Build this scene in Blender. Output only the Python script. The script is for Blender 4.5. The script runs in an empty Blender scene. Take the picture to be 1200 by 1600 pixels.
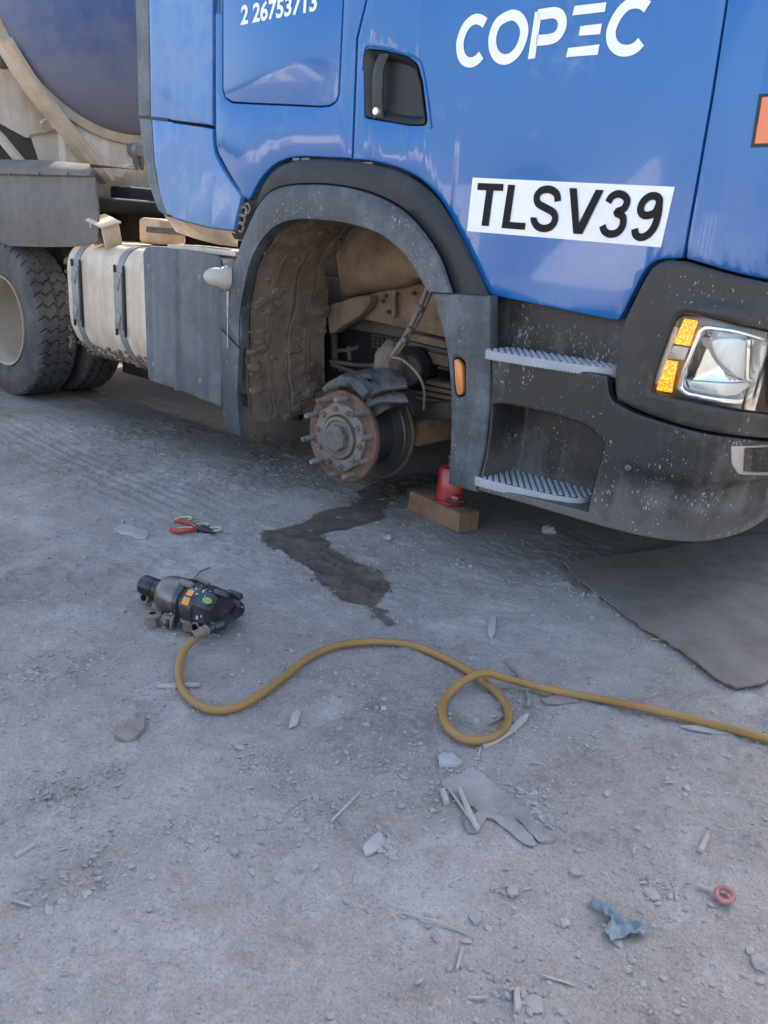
import bpy, bmesh, math, random
import numpy as np
from mathutils import Vector, Matrix, noise

random.seed(7)
rng = np.random.default_rng(7)
scene = bpy.context.scene
COL = scene.collection

# ------------------------------------------------------------------ camera, sky, sun, exposure
FPX = 1290.0                                   # focal length in pixels of the 1200 x 1600 photograph
ROT = Matrix(((0.752, -0.258, 0.607), (0.656, 0.201, -0.727), (0.066, 0.945, 0.321)))
_d = Vector((335 - 600, -(4600 - 800), -FPX)).normalized()
_b = Vector((-1000 - 600, -(246 - 800), -FPX)).normalized()
_z = -_d
_x = -_b
_x = (_x - _z * _x.dot(_z)).normalized()
_y = _z.cross(_x)
ROT = Matrix((_x, _y, _z))
CAM = Vector((0, 0, 1.28))
cam_data = bpy.data.cameras.new('camera')
cam = bpy.data.objects.new('camera', cam_data)
COL.objects.link(cam)
cam.matrix_world = Matrix.Translation(CAM) @ ROT.to_4x4()
cam_data.sensor_fit = 'VERTICAL'
cam_data.sensor_height = 36.0
cam_data.lens = FPX / 1600 * 36
cam_data.clip_start = 0.05
cam_data.clip_end = 1500
scene.camera = cam

SUN = Vector((-0.25, 0.82, 0.53)).normalized()
world = bpy.data.worlds.new('World')
scene.world = world
world.use_nodes = True
wn = world.node_tree
wn.nodes.clear()
sky = wn.nodes.new('ShaderNodeTexSky')
sky.sky_type = 'NISHITA'
sky.sun_disc = False
sky.sun_elevation = math.asin(SUN.z)
sky.sun_rotation = math.atan2(SUN.x, SUN.y)
sky.dust_density = 4.0
sky.ozone_density = 0.4
sky.air_density = 1.0
bg = wn.nodes.new('ShaderNodeBackground')
bg.inputs['Strength'].default_value = 0.12
wo = wn.nodes.new('ShaderNodeOutputWorld')
wn.links.new(sky.outputs[0], bg.inputs[0])
wn.links.new(bg.outputs[0], wo.inputs[0])
sl = bpy.data.lights.new('sun', 'SUN')
sl.energy = 3.6
sl.angle = math.radians(0.5)
sl.color = (1.0, 0.93, 0.82)
sun = bpy.data.objects.new('sun', sl)
COL.objects.link(sun)
sun.location = SUN * 30
sun.rotation_euler = SUN.to_track_quat('Z', 'Y').to_euler()
vs = scene.view_settings
vs.view_transform = 'Standard'
vs.look = 'None'
vs.gamma = 1
vs.use_curve_mapping = False
vs.exposure = 2.4

# ------------------------------------------------------------------ projection helpers (used to measure the place)
def ray(px, py):
    return ROT @ Vector((px - 600, -(py - 800), -FPX))
def G(px, py, z=0.0):
    r = ray(px, py)
    return CAM + r * ((z - CAM.z) / r.z)
def P(px, py, y):
    r = ray(px, py)
    return CAM + r * (y / r.y)
def PX(px, py, x):
    r = ray(px, py)
    return CAM + r * (x / r.x)

def cr(pts, n=5, closed=False):
    """Catmull-Rom through pts (tuples of any length)"""
    out = []
    m = len(pts)
    rngk = range(m) if closed else range(m - 1)
    for i in rngk:
        p0 = pts[(i - 1) % m] if (closed or i > 0) else pts[0]
        p1 = pts[i]
        p2 = pts[(i + 1) % m]
        p3 = pts[(i + 2) % m] if (closed or i + 2 < m) else pts[-1]
        for k in range(n):
            t = k / n
            out.append(tuple(0.5 * ((2 * b) + (-a + c) * t + (2 * a - 5 * b + 4 * c - d) * t * t + (-a + 3 * b - 3 * c + d) * t ** 3)
                             for a, b, c, d in zip(p0, p1, p2, p3)))
    if not closed:
        out.append(tuple(pts[-1]))
    return out
def rc(pts, r, n=5):
    """round the corners of a closed polygon"""
    out = []
    m = len(pts)
    for i in range(m):
        p = Vector(pts[i]); a = Vector(pts[i - 1]); b = Vector(pts[(i + 1) % m])
        ra = min(r, (a - p).length * .45); rb = min(r, (b - p).length * .45)
        q0 = p + (a - p).normalized() * ra
        q1 = p + (b - p).normalized() * rb
        for k in range(n + 1):
            t = k / n
            q = q0 * (1 - t) ** 2 + p * 2 * t * (1 - t) + q1 * t * t
            out.append(tuple(q))
    return out
def resample(pts, n):
    pts = [Vector(p) for p in pts]
    L = [0]
    for a, b in zip(pts, pts[1:]):
        L.append(L[-1] + (b - a).length)
    out = []
    j = 0
    for k in range(n):
        t = L[-1] * k / (n - 1)
        while j < len(pts) - 2 and L[j + 1] < t:
            j += 1
        f = (t - L[j]) / max(1e-9, L[j + 1] - L[j])
        out.append(pts[j].lerp(pts[j + 1], min(1, max(0, f))))
    return out

class Curve:
    """a vertical body surface: plan curve (x, y) with outward normals and a height-dependent bulge at the front corner"""
    def __init__(self, pts, bulge=None):
        p = resample(pts, 400)
        self.p = [Vector((q[0], q[1])) for q in p]
        self.s = [0]
        for a, b in zip(self.p, self.p[1:]):
            self.s.append(self.s[-1] + (b - a).length)
        self.n = []
        for i in range(len(self.p)):
            t = (self.p[min(i + 3, 399)] - self.p[max(i - 3, 0)]).normalized()
            self.n.append(Vector((t.y, -t.x)))
        self.b = bulge or (lambda z: 0.0)
        self.w = [max(0, min(1, n.x * 1.4)) for n in self.n]
    def idx(self, s):
        L = self.s[-1]
        u = s / L * 399
        i = int(max(0, min(398, u)))
        return i, u - i
    def pos(self, s, z, off=0.0):
        i, f = self.idx(s)
        q = self.p[i].lerp(self.p[i + 1], f)
        f2 = max(0, min(1, f))
        n = self.n[i].lerp(self.n[i + 1], f2).normalized()
        w = self.w[i] * (1 - f2) + self.w[i + 1] * f2
        o = off + self.b(z) * w
        return Vector((q.x + n.x * o, q.y + n.y * o, z))
    def hit(self, px, py, off=0.0):
        r = ray(px, py)
        z = 1.0
        best = None
        for it in range(6):
            bz = self.b(z)
            best = None
            prev = None
            for i in range(400):
                o = off + bz * self.w[i]
                q = self.p[i] + self.n[i] * o
                c = q.x * r.y - q.y * r.x          # side of the ray (camera at x = y = 0)
                if prev is not None and (c > 0) != (prev[0] > 0):
                    f = prev[0] / (prev[0] - c)
                    best = (self.s[i - 1] + f * (self.s[i] - self.s[i - 1]), prev[1].lerp(q, f))
                    break
                prev = (c, q)
            if best is None:                         # beyond the end of the curve
                return None
            t = best[1].y / r.y
            z = CAM.z + r.z * t
        return best[0], z
    def sx(self, x):
        for i in range(399):
            if self.p[i].x <= x <= self.p[i + 1].x:
                return self.s[i] + (x - self.p[i].x) / (self.p[i + 1].x - self.p[i].x) * (self.s[i + 1] - self.s[i])
        return self.s[0] + (x - self.p[0].x)
    def at(self, q, off=0.0):
        if q[0] == 'x':
            return self.sx(q[1]), q[2]
        if q[0] == 's':
            return q[1], q[2]
        h = self.hit(q[0], q[1], off)
        x = q[0]
        while h is None:                                 # past the visible edge of the corner: carry on along the surface
            x -= 4
            h = self.hit(x, q[1], off)
        return min(h[0] + (q[0] - x) * .004, self.s[-1]), h[1]
def flat(y):
    return Curve([(-16, y), (4, y)])

# ------------------------------------------------------------------ object helpers
ROOT = {}
def link(o, parent=None):
    COL.objects.link(o)
    if parent is not None:
        o.parent = parent
    return o
def tag(o, label=None, cat=None, group=None, kind=None):
    if label: o['label'] = label
    if cat: o['category'] = cat
    if group: o['group'] = group
    if kind: o['kind'] = kind
    return o
def thing(name, label, cat, loc, group=None):
    o = bpy.data.objects.new(name, None)
    o.empty_display_size = 0.1
    o.location = loc
    COL.objects.link(o)
    ROOT[o.name] = Vector(loc)
    return tag(o, label, cat, group)
def mesh_obj(name, verts, faces, mat, parent=None, loc=None, smooth=True, angle=38):
    """one mesh object; verts are world coordinates"""
    base = ROOT[parent.name] if parent is not None else Vector(loc or (0, 0, 0))
    me = bpy.data.meshes.new(name)
    me.from_pydata([tuple(Vector(v) - base) for v in verts], [], faces)
    bm = bmesh.new()
    bm.from_mesh(me)
    bmesh.ops.remove_doubles(bm, verts=bm.verts, dist=1e-5)
    bmesh.ops.recalc_face_normals(bm, faces=bm.faces)
    bm.to_mesh(me)
    bm.free()
    if smooth:
        me.polygons.foreach_set('use_smooth', [True] * len(me.polygons))
        me.set_sharp_from_angle(angle=math.radians(angle))
    if mat is not None:
        me.materials.append(mat)
    o = bpy.data.objects.new(name, me)
    link(o, parent)
    if parent is None:
        o.location = base
    ROOT[o.name] = base
    return o

class MB:
    """collects shapes of one part"""
    def __init__(self):
        self.v = []
        self.f = []
    def add(self, v, f):
        k = len(self.v)
        self.v += [Vector(q) for q in v]
        self.f += [tuple(i + k for i in q) for q in f]
        return self
    def loft(self, rows, close=False, capa=False, capb=False):
        n = len(rows[0])
        k = len(self.v)
        for r in rows:
            self.v += [Vector(q) for q in r]
        for i in range(len(rows) - 1):
            for j in range(n if close else n - 1):
                a = k + i * n + j
                b = k + i * n + (j + 1) % n
                self.f.append((a, b, b + n, a + n))
        if capa: self.f.append(tuple(k + j for j in range(n))[::-1])
        if capb: self.f.append(tuple(k + (len(rows) - 1) * n + j for j in range(n)))
        return self
    def tube(self, pts, r, seg=10, caps=True):
        pts = [Vector(p) for p in pts]
        rows = []
        up = None
        for i, p in enumerate(pts):
            t = (pts[min(i + 1, len(pts) - 1)] - pts[max(i - 1, 0)]).normalized()
            if up is None:
                up = Vector((0, 0, 1)) if abs(t.z) < .9 else Vector((1, 0, 0))
            a = t.cross(up).normalized()
            up = a.cross(t).normalized()
            rr = r[i] if isinstance(r, (list, tuple)) else r
            rows.append([p + (a * math.cos(2 * math.pi * j / seg) + up * math.sin(2 * math.pi * j / seg)) * rr for j in range(seg)])
        return self.loft(rows, close=True, capa=caps, capb=caps)
    def lathe(self, o, ax, prof, seg=32, phase=0.0, capa=False, capb=False):
        """prof: list of (distance along axis, radius)"""
        o = Vector(o); ax = Vector(ax).normalized()
        u = ax.orthogonal().normalized() if abs(ax.z) > .9 else Vector((0, 0, 1)).cross(ax).normalized()
        w = ax.cross(u)
        rows = [[o + ax * t + (u * math.cos(phase + 2 * math.pi * j / seg) + w * math.sin(phase + 2 * math.pi * j / seg)) * r for j in range(seg)] for t, r in prof]
        return self.loft(rows, close=True, capa=capa, capb=capb)
    def box(self, c, size, rot=None, bev=0.0, taper=1.0):
        c = Vector(c); hx, hy, hz = [s / 2 for s in size]
        M = rot if rot is not None else Matrix.Identity(3)
        b = min(bev, hx * .45, hy * .45, hz * .45)
        if b <= 0:
            v = [c + M @ Vector((x * hx * (taper if z > 0 else 1), y * hy * (taper if z > 0 else 1), z * hz)) for z in (-1, 1) for x, y in ((-1, -1), (1, -1), (1, 1), (-1, 1))]
            return self.add(v, [(3, 2, 1, 0), (4, 5, 6, 7), (0, 1, 5, 4), (1, 2, 6, 5), (2, 3, 7, 6), (3, 0, 4, 7)])
        rows = []
        for z, ins in ((-hz, b), (-hz + b * .35, b * .3), (-hz + b, 0), (hz - b, 0), (hz - b * .35, b * .3), (hz, b)):
            x, y = hx - ins, hy - ins
            k = b
            ring = [(-x + k, -y), (x - k, -y), (x - k * .3, -y + k * .3), (x, -y + k), (x, y - k), (x - k * .3, y - k * .3), (x - k, y), (-x + k, y), (-x + k * .3, y - k * .3), (-x, y - k), (-x, -y + k), (-x + k * .3, -y + k * .3)]
            rows.append([c + M @ Vector((a, d, z)) for a, d in ring])
        return self.loft(rows, close=True, capa=True, capb=True)
    def build(self, name, mat, parent=None, loc=None, smooth=True, angle=38):
        return mesh_obj(name, self.v, self.f, mat, parent, loc, smooth, angle)

def poly_inset(loop, d):
    n = len(loop)
    A = sum(loop[i][0] * loop[(i + 1) % n][1] - loop[(i + 1) % n][0] * loop[i][1] for i in range(n))
    sg = 1 if A > 0 else -1
    out = []
    for i in range(n):
        p = Vector(loop[i][:2]); a = Vector(loop[i - 1][:2]); b = Vector(loop[(i + 1) % n][:2])
        t1 = (p - a).normalized(); t2 = (b - p).normalized()
        n1 = Vector((-t1.y, t1.x)) * sg; n2 = Vector((-t2.y, t2.x)) * sg
        m = n1 + n2
        if m.length < 1e-6:
            m = n1
        m.normalize()
        c = max(.45, m.dot(n1))
        q = p + m * (d / c)
        out.append((q.x, q.y))
    return out
def dedupe(loop, eps=0.0015):
    out = []
    for q in loop:
        if not out or (Vector(q) - Vector(out[-1])).length > eps:
            out.append(q)
    while len(out) > 3 and (Vector(out[0]) - Vector(out[-1])).length < eps:
        out.pop()
    return out
def slab(outer, holes, th, bev, cuts_s=(), cuts_z=(), backcap=True):
    """flat plate in (s, t, z): front at t = 0 with a rounded edge, back at t = th"""
    bm = bmesh.new()
    loops = [(dedupe(outer), 1)] + [(dedupe(h), -1) for h in holes]
    lv = {}
    rings = [(bev, 0.0), (bev * .3, bev * .3), (0, bev), (0, th)] if bev > 0 else [(0, 0.0), (0, th)]
    for li, (lp, sg) in enumerate(loops):
        rr = []
        for ins, t in rings:
            q = poly_inset(lp, ins * sg) if ins else lp
            rr.append([bm.verts.new((a[0], t, a[1])) for a in q])
        for k in range(len(rr) - 1):
            n = len(lp)
            for j in range(n):
                try: bm.faces.new((rr[k][j], rr[k][(j + 1) % n], rr[k + 1][(j + 1) % n], rr[k + 1][j]))
                except ValueError: pass
        lv[li] = rr
    for which in ((0, -1) if backcap else (0,)):
        if len(loops) == 1:
            bm.faces.new(lv[0][which])
        else:
            es = []
            for li in lv:
                r = lv[li][which]
                for j in range(len(r)):
                    e = bm.edges.get((r[j], r[(j + 1) % len(r)]))
                    if e is None:
                        e = bm.edges.new((r[j], r[(j + 1) % len(r)]))
                    es.append(e)
            bmesh.ops.triangle_fill(bm, use_beauty=True, use_dissolve=False, edges=es)
    bmesh.ops.recalc_face_normals(bm, faces=bm.faces)
    if cuts_s or cuts_z:
        bmesh.ops.triangulate(bm, faces=[f for f in bm.faces if len(f.verts) > 4])
    for c in cuts_s:
        bmesh.ops.bisect_plane(bm, geom=bm.verts[:] + bm.edges[:] + bm.faces[:], plane_co=(c, 0, 0), plane_no=(1, 0, 0), dist=1e-6)
    for c in cuts_z:
        bmesh.ops.bisect_plane(bm, geom=bm.verts[:] + bm.edges[:] + bm.faces[:], plane_co=(0, 0, c), plane_no=(0, 0, 1), dist=1e-6)
    return bm
def panel(name, cv, outer, mat, parent, holes=(), off=0.0, th=0.02, bev=0.004, ds=0, dz=0, label=None, offz=None, backcap=True):
    o2 = [cv.at(q, off) for q in outer]
    h2 = [[cv.at(q, off) for q in h] for h in holes]
    s0 = min(q[0] for q in o2); s1 = max(q[0] for q in o2)
    z0 = min(q[1] for q in o2); z1 = max(q[1] for q in o2)
    cs = list(np.arange(s0 + ds, s1, ds)) if ds else []
    cz = list(np.arange(z0 + dz, z1, dz)) if dz else []
    bm = slab(o2, h2, th, bev, cs, cz, backcap)
    bm.verts.index_update()
    vs_ = []
    for v in bm.verts:
        s, t, z = v.co
        o = off - t + (offz(s, z) if offz else 0)
        vs_.append(cv.pos(s, z, o))
    fs = [tuple(v.index for v in f.verts) for f in bm.faces]
    bm.free()
    ob = mesh_obj(name, vs_, fs, mat, parent)
    if label: ob['label'] = label
    return ob
def decal_from_sz(name, cv, polys, mat, parent, off, ds=0.02):
    """flat print: list of (verts_sz, faces)"""
    V, F = [], []
    for vsz, fc in polys:
        k = len(V)
        V += [cv.pos(s, z, off) for s, z in vsz]
        F += [tuple(i + k for i in f) for f in fc]
    return mesh_obj(name, V, F, mat, parent, smooth=False)
def stroke(cv, pts, w, off, closed=False):
    q = [Vector(cv.at(p, off)) for p in pts]
    n = len(q)
    L, R = [], []
    for i in range(n):
        if closed:
            t = (q[(i + 1) % n] - q[i - 1]).normalized()
        else:
            t = (q[min(i + 1, n - 1)] - q[max(i - 1, 0)]).normalized()
        m = Vector((-t.y, t.x)) * w / 2
        L.append(q[i] + m); R.append(q[i] - m)
    v = [tuple(a) for a in L + R]
    f = [(i, (i + 1) % n, n + (i + 1) % n, n + i) for i in range(n if closed else n - 1)]
    return v, f
def text_sz(cv, text, quad, off, embolden=0.0):
    """the text's outline stretched to the quad (bl, br, tr, tl in picture pixels on the surface)"""
    cu = bpy.data.curves.new('text', 'FONT')
    cu.body = text
    cu.offset = embolden
    cu.resolution_u = 6
    o = bpy.data.objects.new('text', cu)
    COL.objects.link(o)
    dg = bpy.context.evaluated_depsgraph_get()
    dg.update()
    me = bpy.data.meshes.new_from_object(o.evaluated_get(dg))
    co = np.array([v.co[:2] for v in me.vertices])
    fc = [tuple(p.vertices) for p in me.polygons]
    bpy.data.objects.remove(o)
    bpy.data.curves.remove(cu)
    bpy.data.meshes.remove(me)
    mn = co.min(0); mx = co.max(0)
    uv = (co - mn) / (mx - mn)
    c = [Vector(cv.at(q, off)) for q in quad]
    out = []
    for u, v in uv:
        q = c[0] * (1 - u) * (1 - v) + c[1] * u * (1 - v) + c[2] * u * v + c[3] * (1 - u) * v
        out.append((q.x, q.y))
    return out, fc

# ------------------------------------------------------------------ materials
def nd(nt, typ, **kw):
    n = nt.nodes.new(typ)
    for k, v in kw.items():
        setattr(n, k, v)
    return n
def ramp(nt, fac, stops, interp='LINEAR'):
    r = nd(nt, 'ShaderNodeValToRGB')
    r.color_ramp.interpolation = interp
    el = r.color_ramp.elements
    while len(el) < len(stops): el.new(0.5)
    for e, (p, c) in zip(el, stops):
        e.position = p
        e.color = (c[0], c[1], c[2], 1) if isinstance(c, (tuple, list)) else (c, c, c, 1)
    nt.links.new(fac, r.inputs[0])
    return r.outputs[0]
def noise_n(nt, vec, scale, detail=4, rough=.6, stretch=None):
    if stretch:
        m = nd(nt, 'ShaderNodeMapping')
        m.inputs['Scale'].default_value = stretch
        nt.links.new(vec, m.inputs[0])
        vec = m.outputs[0]
    n = nd(nt, 'ShaderNodeTexNoise')
    n.inputs['Scale'].default_value = scale
    n.inputs['Detail'].default_value = detail
    n.inputs['Roughness'].default_value = rough
    nt.links.new(vec, n.inputs['Vector'])
    return n.outputs[0]
def mixc(nt, fac, a, b):
    m = nd(nt, 'ShaderNodeMix', data_type='RGBA')
    for sock, val in ((m.inputs[0], fac), (m.inputs[6], a), (m.inputs[7], b)):
        if isinstance(val, (int, float)): sock.default_value = val
        elif isinstance(val, (tuple, list)): sock.default_value = (val[0], val[1], val[2], 1)
        else: nt.links.new(val, sock)
    return m.outputs[2]
def mth(nt, op, a, b=None):
    m = nd(nt, 'ShaderNodeMath', operation=op)
    for s, v in zip(m.inputs, (a, b)):
        if v is None: continue
        if isinstance(v, (int, float)): s.default_value = v
        else: nt.links.new(v, s)
    m.use_clamp = False
    return m.outputs[0]
def mat(name, base, rough=.6, metal=0.0, dust=None, dustamt=.5, dustscale=3.0, speck=0.0, speckcol=(.5, .48, .45), speckscale=70, var=.12,
        bump=0.0, bumpscale=60, coat=0.0, emit=None, emits=0.0, spec=.5, streak=0.0, floor=0.0, zdust=None, trans=0.0, roughvar=.1, ior=1.5):
    m = bpy.data.materials.new(name)
    m.use_nodes = True
    nt = m.node_tree
    b = nt.nodes['Principled BSDF']
    tc = nd(nt, 'ShaderNodeTexCoord').outputs['Object']
    n1 = noise_n(nt, tc, 7, 5)
    lo = tuple(max(0, c * (1 - var)) for c in base); hi = tuple(min(1, c * (1 + var)) for c in base)
    col = ramp(nt, n1, [(.3, lo), (.7, hi)])
    r = rough
    rsock = None
    if dust:
        nA = noise_n(nt, tc, dustscale, 7, .65)
        nB = noise_n(nt, tc, dustscale * 9, 5, .7)
        sm = mth(nt, 'ADD', mth(nt, 'MULTIPLY', nA, .7), mth(nt, 'MULTIPLY', nB, .3))
        if streak:
            nS = noise_n(nt, tc, 14, 4, .6, (1, 1, .06))
            sm = mth(nt, 'ADD', sm, mth(nt, 'MULTIPLY', mth(nt, 'SUBTRACT', nS, .5), streak))
        if zdust:                                      # road dirt thickens towards the lower edge: (z_low, z_high, gain)
            sep = nd(nt, 'ShaderNodeSeparateXYZ'); nt.links.new(tc, sep.inputs[0])
            mr = nd(nt, 'ShaderNodeMapRange'); mr.inputs[1].default_value = zdust[0]; mr.inputs[2].default_value = zdust[1]
            mr.inputs[3].default_value = zdust[2]; mr.inputs[4].default_value = 0
            nt.links.new(sep.outputs[2], mr.inputs[0])
            sm = mth(nt, 'ADD', sm, mr.outputs[0])
        f = ramp(nt, sm, [(.60 - dustamt * .42, floor), (.80 - dustamt * .32, min(1, .35 + dustamt * .6))])
        col = mixc(nt, f, col, dust)
        rr = nd(nt, 'ShaderNodeMapRange'); rr.inputs[3].default_value = rough; rr.inputs[4].default_value = .9
        nt.links.new(f, rr.inputs[0])
        rsock = rr.outputs[0]
    if speck:
        v = noise_n(nt, tc, speckscale, 1.5, .5, (1, 1, .45))
        v2 = noise_n(nt, tc, 5, 4, .7)
        v = mth(nt, 'ADD', v, mth(nt, 'MULTIPLY', mth(nt, 'SUBTRACT', v2, .5), .75))
        f2 = ramp(nt, v, [(.74 - speck * .1, 0), (.77 - speck * .1, .75)])
        col = mixc(nt, f2, col, speckcol)
    nt.links.new(col, b.inputs['Base Color'])
    if rsock is not None: nt.links.new(rsock, b.inputs['Roughness'])
    else:
        nr = noise_n(nt, tc, 25, 4)
        mr = nd(nt, 'ShaderNodeMapRange'); mr.inputs[3].default_value = max(.02, rough - roughvar); mr.inputs[4].default_value = min(1, rough + roughvar)
        nt.links.new(nr, mr.inputs[0]); nt.links.new(mr.outputs[0], b.inputs['Roughness'])
    b.inputs['Metallic'].default_value = metal
    b.inputs['Specular IOR Level'].default_value = spec
    b.inputs['Coat Weight'].default_value = coat
    b.inputs['Coat Roughness'].default_value = .025
    b.inputs['Transmission Weight'].default_value = trans
    b.inputs['IOR'].default_value = ior
    if emit:
        b.inputs['Emission Color'].default_value = (*emit, 1)
        b.inputs['Emission Strength'].default_value = emits
        vr = nd(nt, 'ShaderNodeTexVoronoi'); vr.inputs['Scale'].default_value = 130
        nt.links.new(tc, vr.inputs['Vector'])
        es = ramp(nt, vr.outputs['Distance'], [(.1, emits * 1.5), (.6, emits * .35)])
        nt.links.new(es, b.inputs['Emission Strength'])
    if bump:
        nb = noise_n(nt, tc, bumpscale, 6, .65)
        bp = nd(nt, 'ShaderNodeBump')
        bp.inputs['Strength'].default_value = bump
        bp.inputs['Distance'].default_value = .004
        nt.links.new(nb, bp.inputs['Height'])
        nt.links.new(bp.outputs[0], b.inputs['Normal'])
    return m
DUST = (.36, .29, .23)
GDUST = (.33, .30, .28)
M = {}
M['blue'] = mat('blue_paint', (.011, .115, .345), .16, coat=.45, spec=.35, dust=(.26, .31, .42), dustamt=.05, dustscale=2.2, var=.03, zdust=(1.0, 1.45, .06))
M['blue_dusty'] = mat('dusty_blue_paint', (.022, .145, .40), .3, coat=.3, dust=(.25, .33, .45), dustamt=.40, dustscale=2.4, var=.05, streak=.2, zdust=(.9, 1.7, .18))
M['tank_blue'] = mat('dull_blue_tank_paint', (.04, .105, .28), .45, dust=(.33, .285, .25), dustamt=.32, dustscale=.9, var=.1, zdust=(1.6, 2.75, .38))
M['rubber_grey'] = mat('grey_dusty_rubber', (.10, .12, .135), .75, dust=(.30, .31, .32), dustamt=.4, dustscale=4, streak=.2)
M['flare'] = mat('weathered_plastic', (.052, .060, .070), .5, dust=(.21, .22, .235), dustamt=.30, dustscale=3.5, streak=.3, spec=.4, speck=.02, speckscale=140, speckcol=(.33, .33, .33))
M['trim'] = mat('black_plastic', (.020, .022, .026), .5, dust=(.12, .12, .13), dustamt=.22, dustscale=3, spec=.35)
M['plastic'] = mat('spattered_black_plastic', (.023, .0235, .025), .48, dust=(.185, .175, .165), dustamt=.24, dustscale=2.6, speck=.55, speckcol=(.33, .32, .31), speckscale=150, streak=.5, zdust=(.26, .58, .34), spec=.4)
M['surround'] = mat('headlight_plastic', (.029, .029, .029), .46, dust=(.14, .135, .13), dustamt=.18, dustscale=2.6, speck=.02, speckcol=(.32, .31, .30), speckscale=150, spec=.4)
M['tread'] = mat('grey_step_plastic', (.085, .105, .125), .6, dust=(.30, .31, .33), dustamt=.4, dustscale=6, var=.1)
M['tread_worn'] = mat('worn_step_plastic', (.26, .28, .30), .65, dust=(.42, .42, .43), dustamt=.5, dustscale=8, var=.12)
M['white'] = mat('white_vinyl', (.80, .80, .80), .4, dust=(.6, .6, .6), dustamt=.12, var=.02)
M['ink'] = mat('black_vinyl', (.010, .010, .012), .6, var=.05, spec=.2)
M['mud'] = mat('dried_mud', (.165, .122, .088), .95, dust=(.27, .20, .145), dustamt=.5, dustscale=4, bump=1.0, bumpscale=50, spec=.15, var=.4)
M['mudbrown'] = mat('brown_dusted_metal', (.175, .118, .078), .9, dust=(.30, .21, .14), dustamt=.5, dustscale=3.5, bump=.6, bumpscale=60, spec=.2, var=.3, streak=.4)
M['chassis'] = mat('dusty_chassis_steel', (.07, .06, .05), .8, dust=(.20, .16, .125), dustamt=.42, dustscale=5, bump=.3, var=.25, spec=.3)
M['dark'] = mat('black_underbody', (.018, .018, .019), .8, dust=(.06, .055, .05), dustamt=.3)
M['beige'] = mat('dusty_aluminium_tank', (.58, .485, .385), .55, dust=(.40, .285, .19), dustamt=.40, dustscale=2.2, streak=.9, var=.12, bump=.2, bumpscale=60)
M['strap'] = mat('steel_strap', (.22, .23, .24), .5, metal=.5, dust=(.38, .33, .27), dustamt=.45, dustscale=6)
M['dirtywhite'] = mat('dirty_white_paint', (.72, .64, .55), .7, dust=(.54, .41, .29), dustamt=.46, dustscale=2.2, streak=.8, var=.12, speck=.1, speckscale=120, speckcol=(.12, .10, .08))
M['ringdust'] = mat('caked_beige_dust', (.50, .385, .275), .9, dust=(.62, .49, .37), dustamt=.5, dustscale=8, bump=.8, bumpscale=60, var=.25)
M['skirt'] = mat('grey_tank_skirt', (.085, .092, .105), .6, dust=(.25, .24, .235), dustamt=.42, dustscale=2.2, streak=.5)
M['guard'] = mat('grey_mudguard', (.095, .088, .082), .7, dust=(.215, .19, .165), dustamt=.45, dustscale=2.0, streak=.2)
M['tyre'] = mat('dusty_tyre', (.05, .048, .048), .85, dust=(.165, .15, .14), dustamt=.45, dustscale=4, bump=.25, spec=.3, var=.2)
M['rim'] = mat('dusty_rim', (.36, .29, .225), .6, metal=.2, dust=(.42, .33, .25), dustamt=.5, dustscale=5, speck=.1, speckcol=(.15, .12, .1))
M['rust'] = mat('rusty_iron', (.135, .068, .042), .8, metal=.1, dust=(.21, .135, .095), dustamt=.42, dustscale=14, bump=.6, bumpscale=110, var=.5)
M['iron'] = mat('grey_greased_iron', (.17, .158, .147), .65, metal=.35, dust=(.25, .205, .165), dustamt=.48, dustscale=14, bump=.5, bumpscale=120, var=.35)
M['stud'] = mat('steel_stud', (.24, .225, .215), .55, metal=.45, dust=(.20, .14, .10), dustamt=.5, dustscale=45)
M['disc'] = mat('worn_disc_steel', (.12, .12, .125), .4, metal=.8, dust=(.10, .085, .075), dustamt=.4, dustscale=8)
M['discedge'] = mat('rusty_disc_edge', (.15, .105, .085), .65, metal=.4, dust=(.2, .15, .12), dustamt=.4, dustscale=20)
M['flap'] = mat('creased_grey_rubber', (.055, .054, .055), .6, dust=(.15, .14, .13), dustamt=.38, dustscale=7, bump=.4, bumpscale=40)
M['clay'] = mat('crumbly_dry_mud', (.145, .112, .085), .95, dust=(.26, .205, .16), dustamt=.45, dustscale=24, bump=1.0, bumpscale=140, spec=.15, var=.4)
M['hosegrey'] = mat('dusty_rubber_line', (.16, .13, .105), .8, dust=(.30, .25, .2), dustamt=.5, dustscale=12)
M['chrome'] = mat('chrome', (.82, .83, .85), .08, metal=1.0, var=.02, roughvar=.03)
M['satin'] = mat('frosted_reflector', (.72, .72, .73), .35, metal=.6, var=.05)
M['amber'] = mat('amber_lens', (.8, .28, .01), .25, coat=.5, bump=1.0, bumpscale=110, emit=(1, .40, .01), emits=.45, var=.3)
M['amber_dull'] = mat('unlit_amber_lens', (.85, .33, .07), .3, coat=.3, bump=.3, bumpscale=160)
M['clear_signal'] = mat('clear_signal_lens', (.62, .56, .52), .2, metal=.4, bump=.5, bumpscale=120)
M['lampwhite'] = mat('aged_white_plastic', (.62, .58, .52), .45, dust=(.45, .38, .3), dustamt=.35, dustscale=12)
M['lampcream'] = mat('dusty_cream_lamp', (.46, .42, .37), .5, dust=(.36, .29, .22), dustamt=.42, dustscale=14)
M['jackred'] = mat('red_jack_paint', (.32, .012, .018), .38, coat=.3, dust=(.14, .06, .05), dustamt=.28, dustscale=12, var=.15)
M['wood'] = mat('weathered_timber', (.215, .112, .064), .9, dust=(.13, .088, .062), dustamt=.55, dustscale=6, bump=1.0, bumpscale=50, var=.5)
M['hose'] = mat('ochre_rubber_hose', (.31, .165, .038), .55, dust=(.19, .135, .08), dustamt=.42, dustscale=14, var=.3, bump=.3, bumpscale=90)
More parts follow.
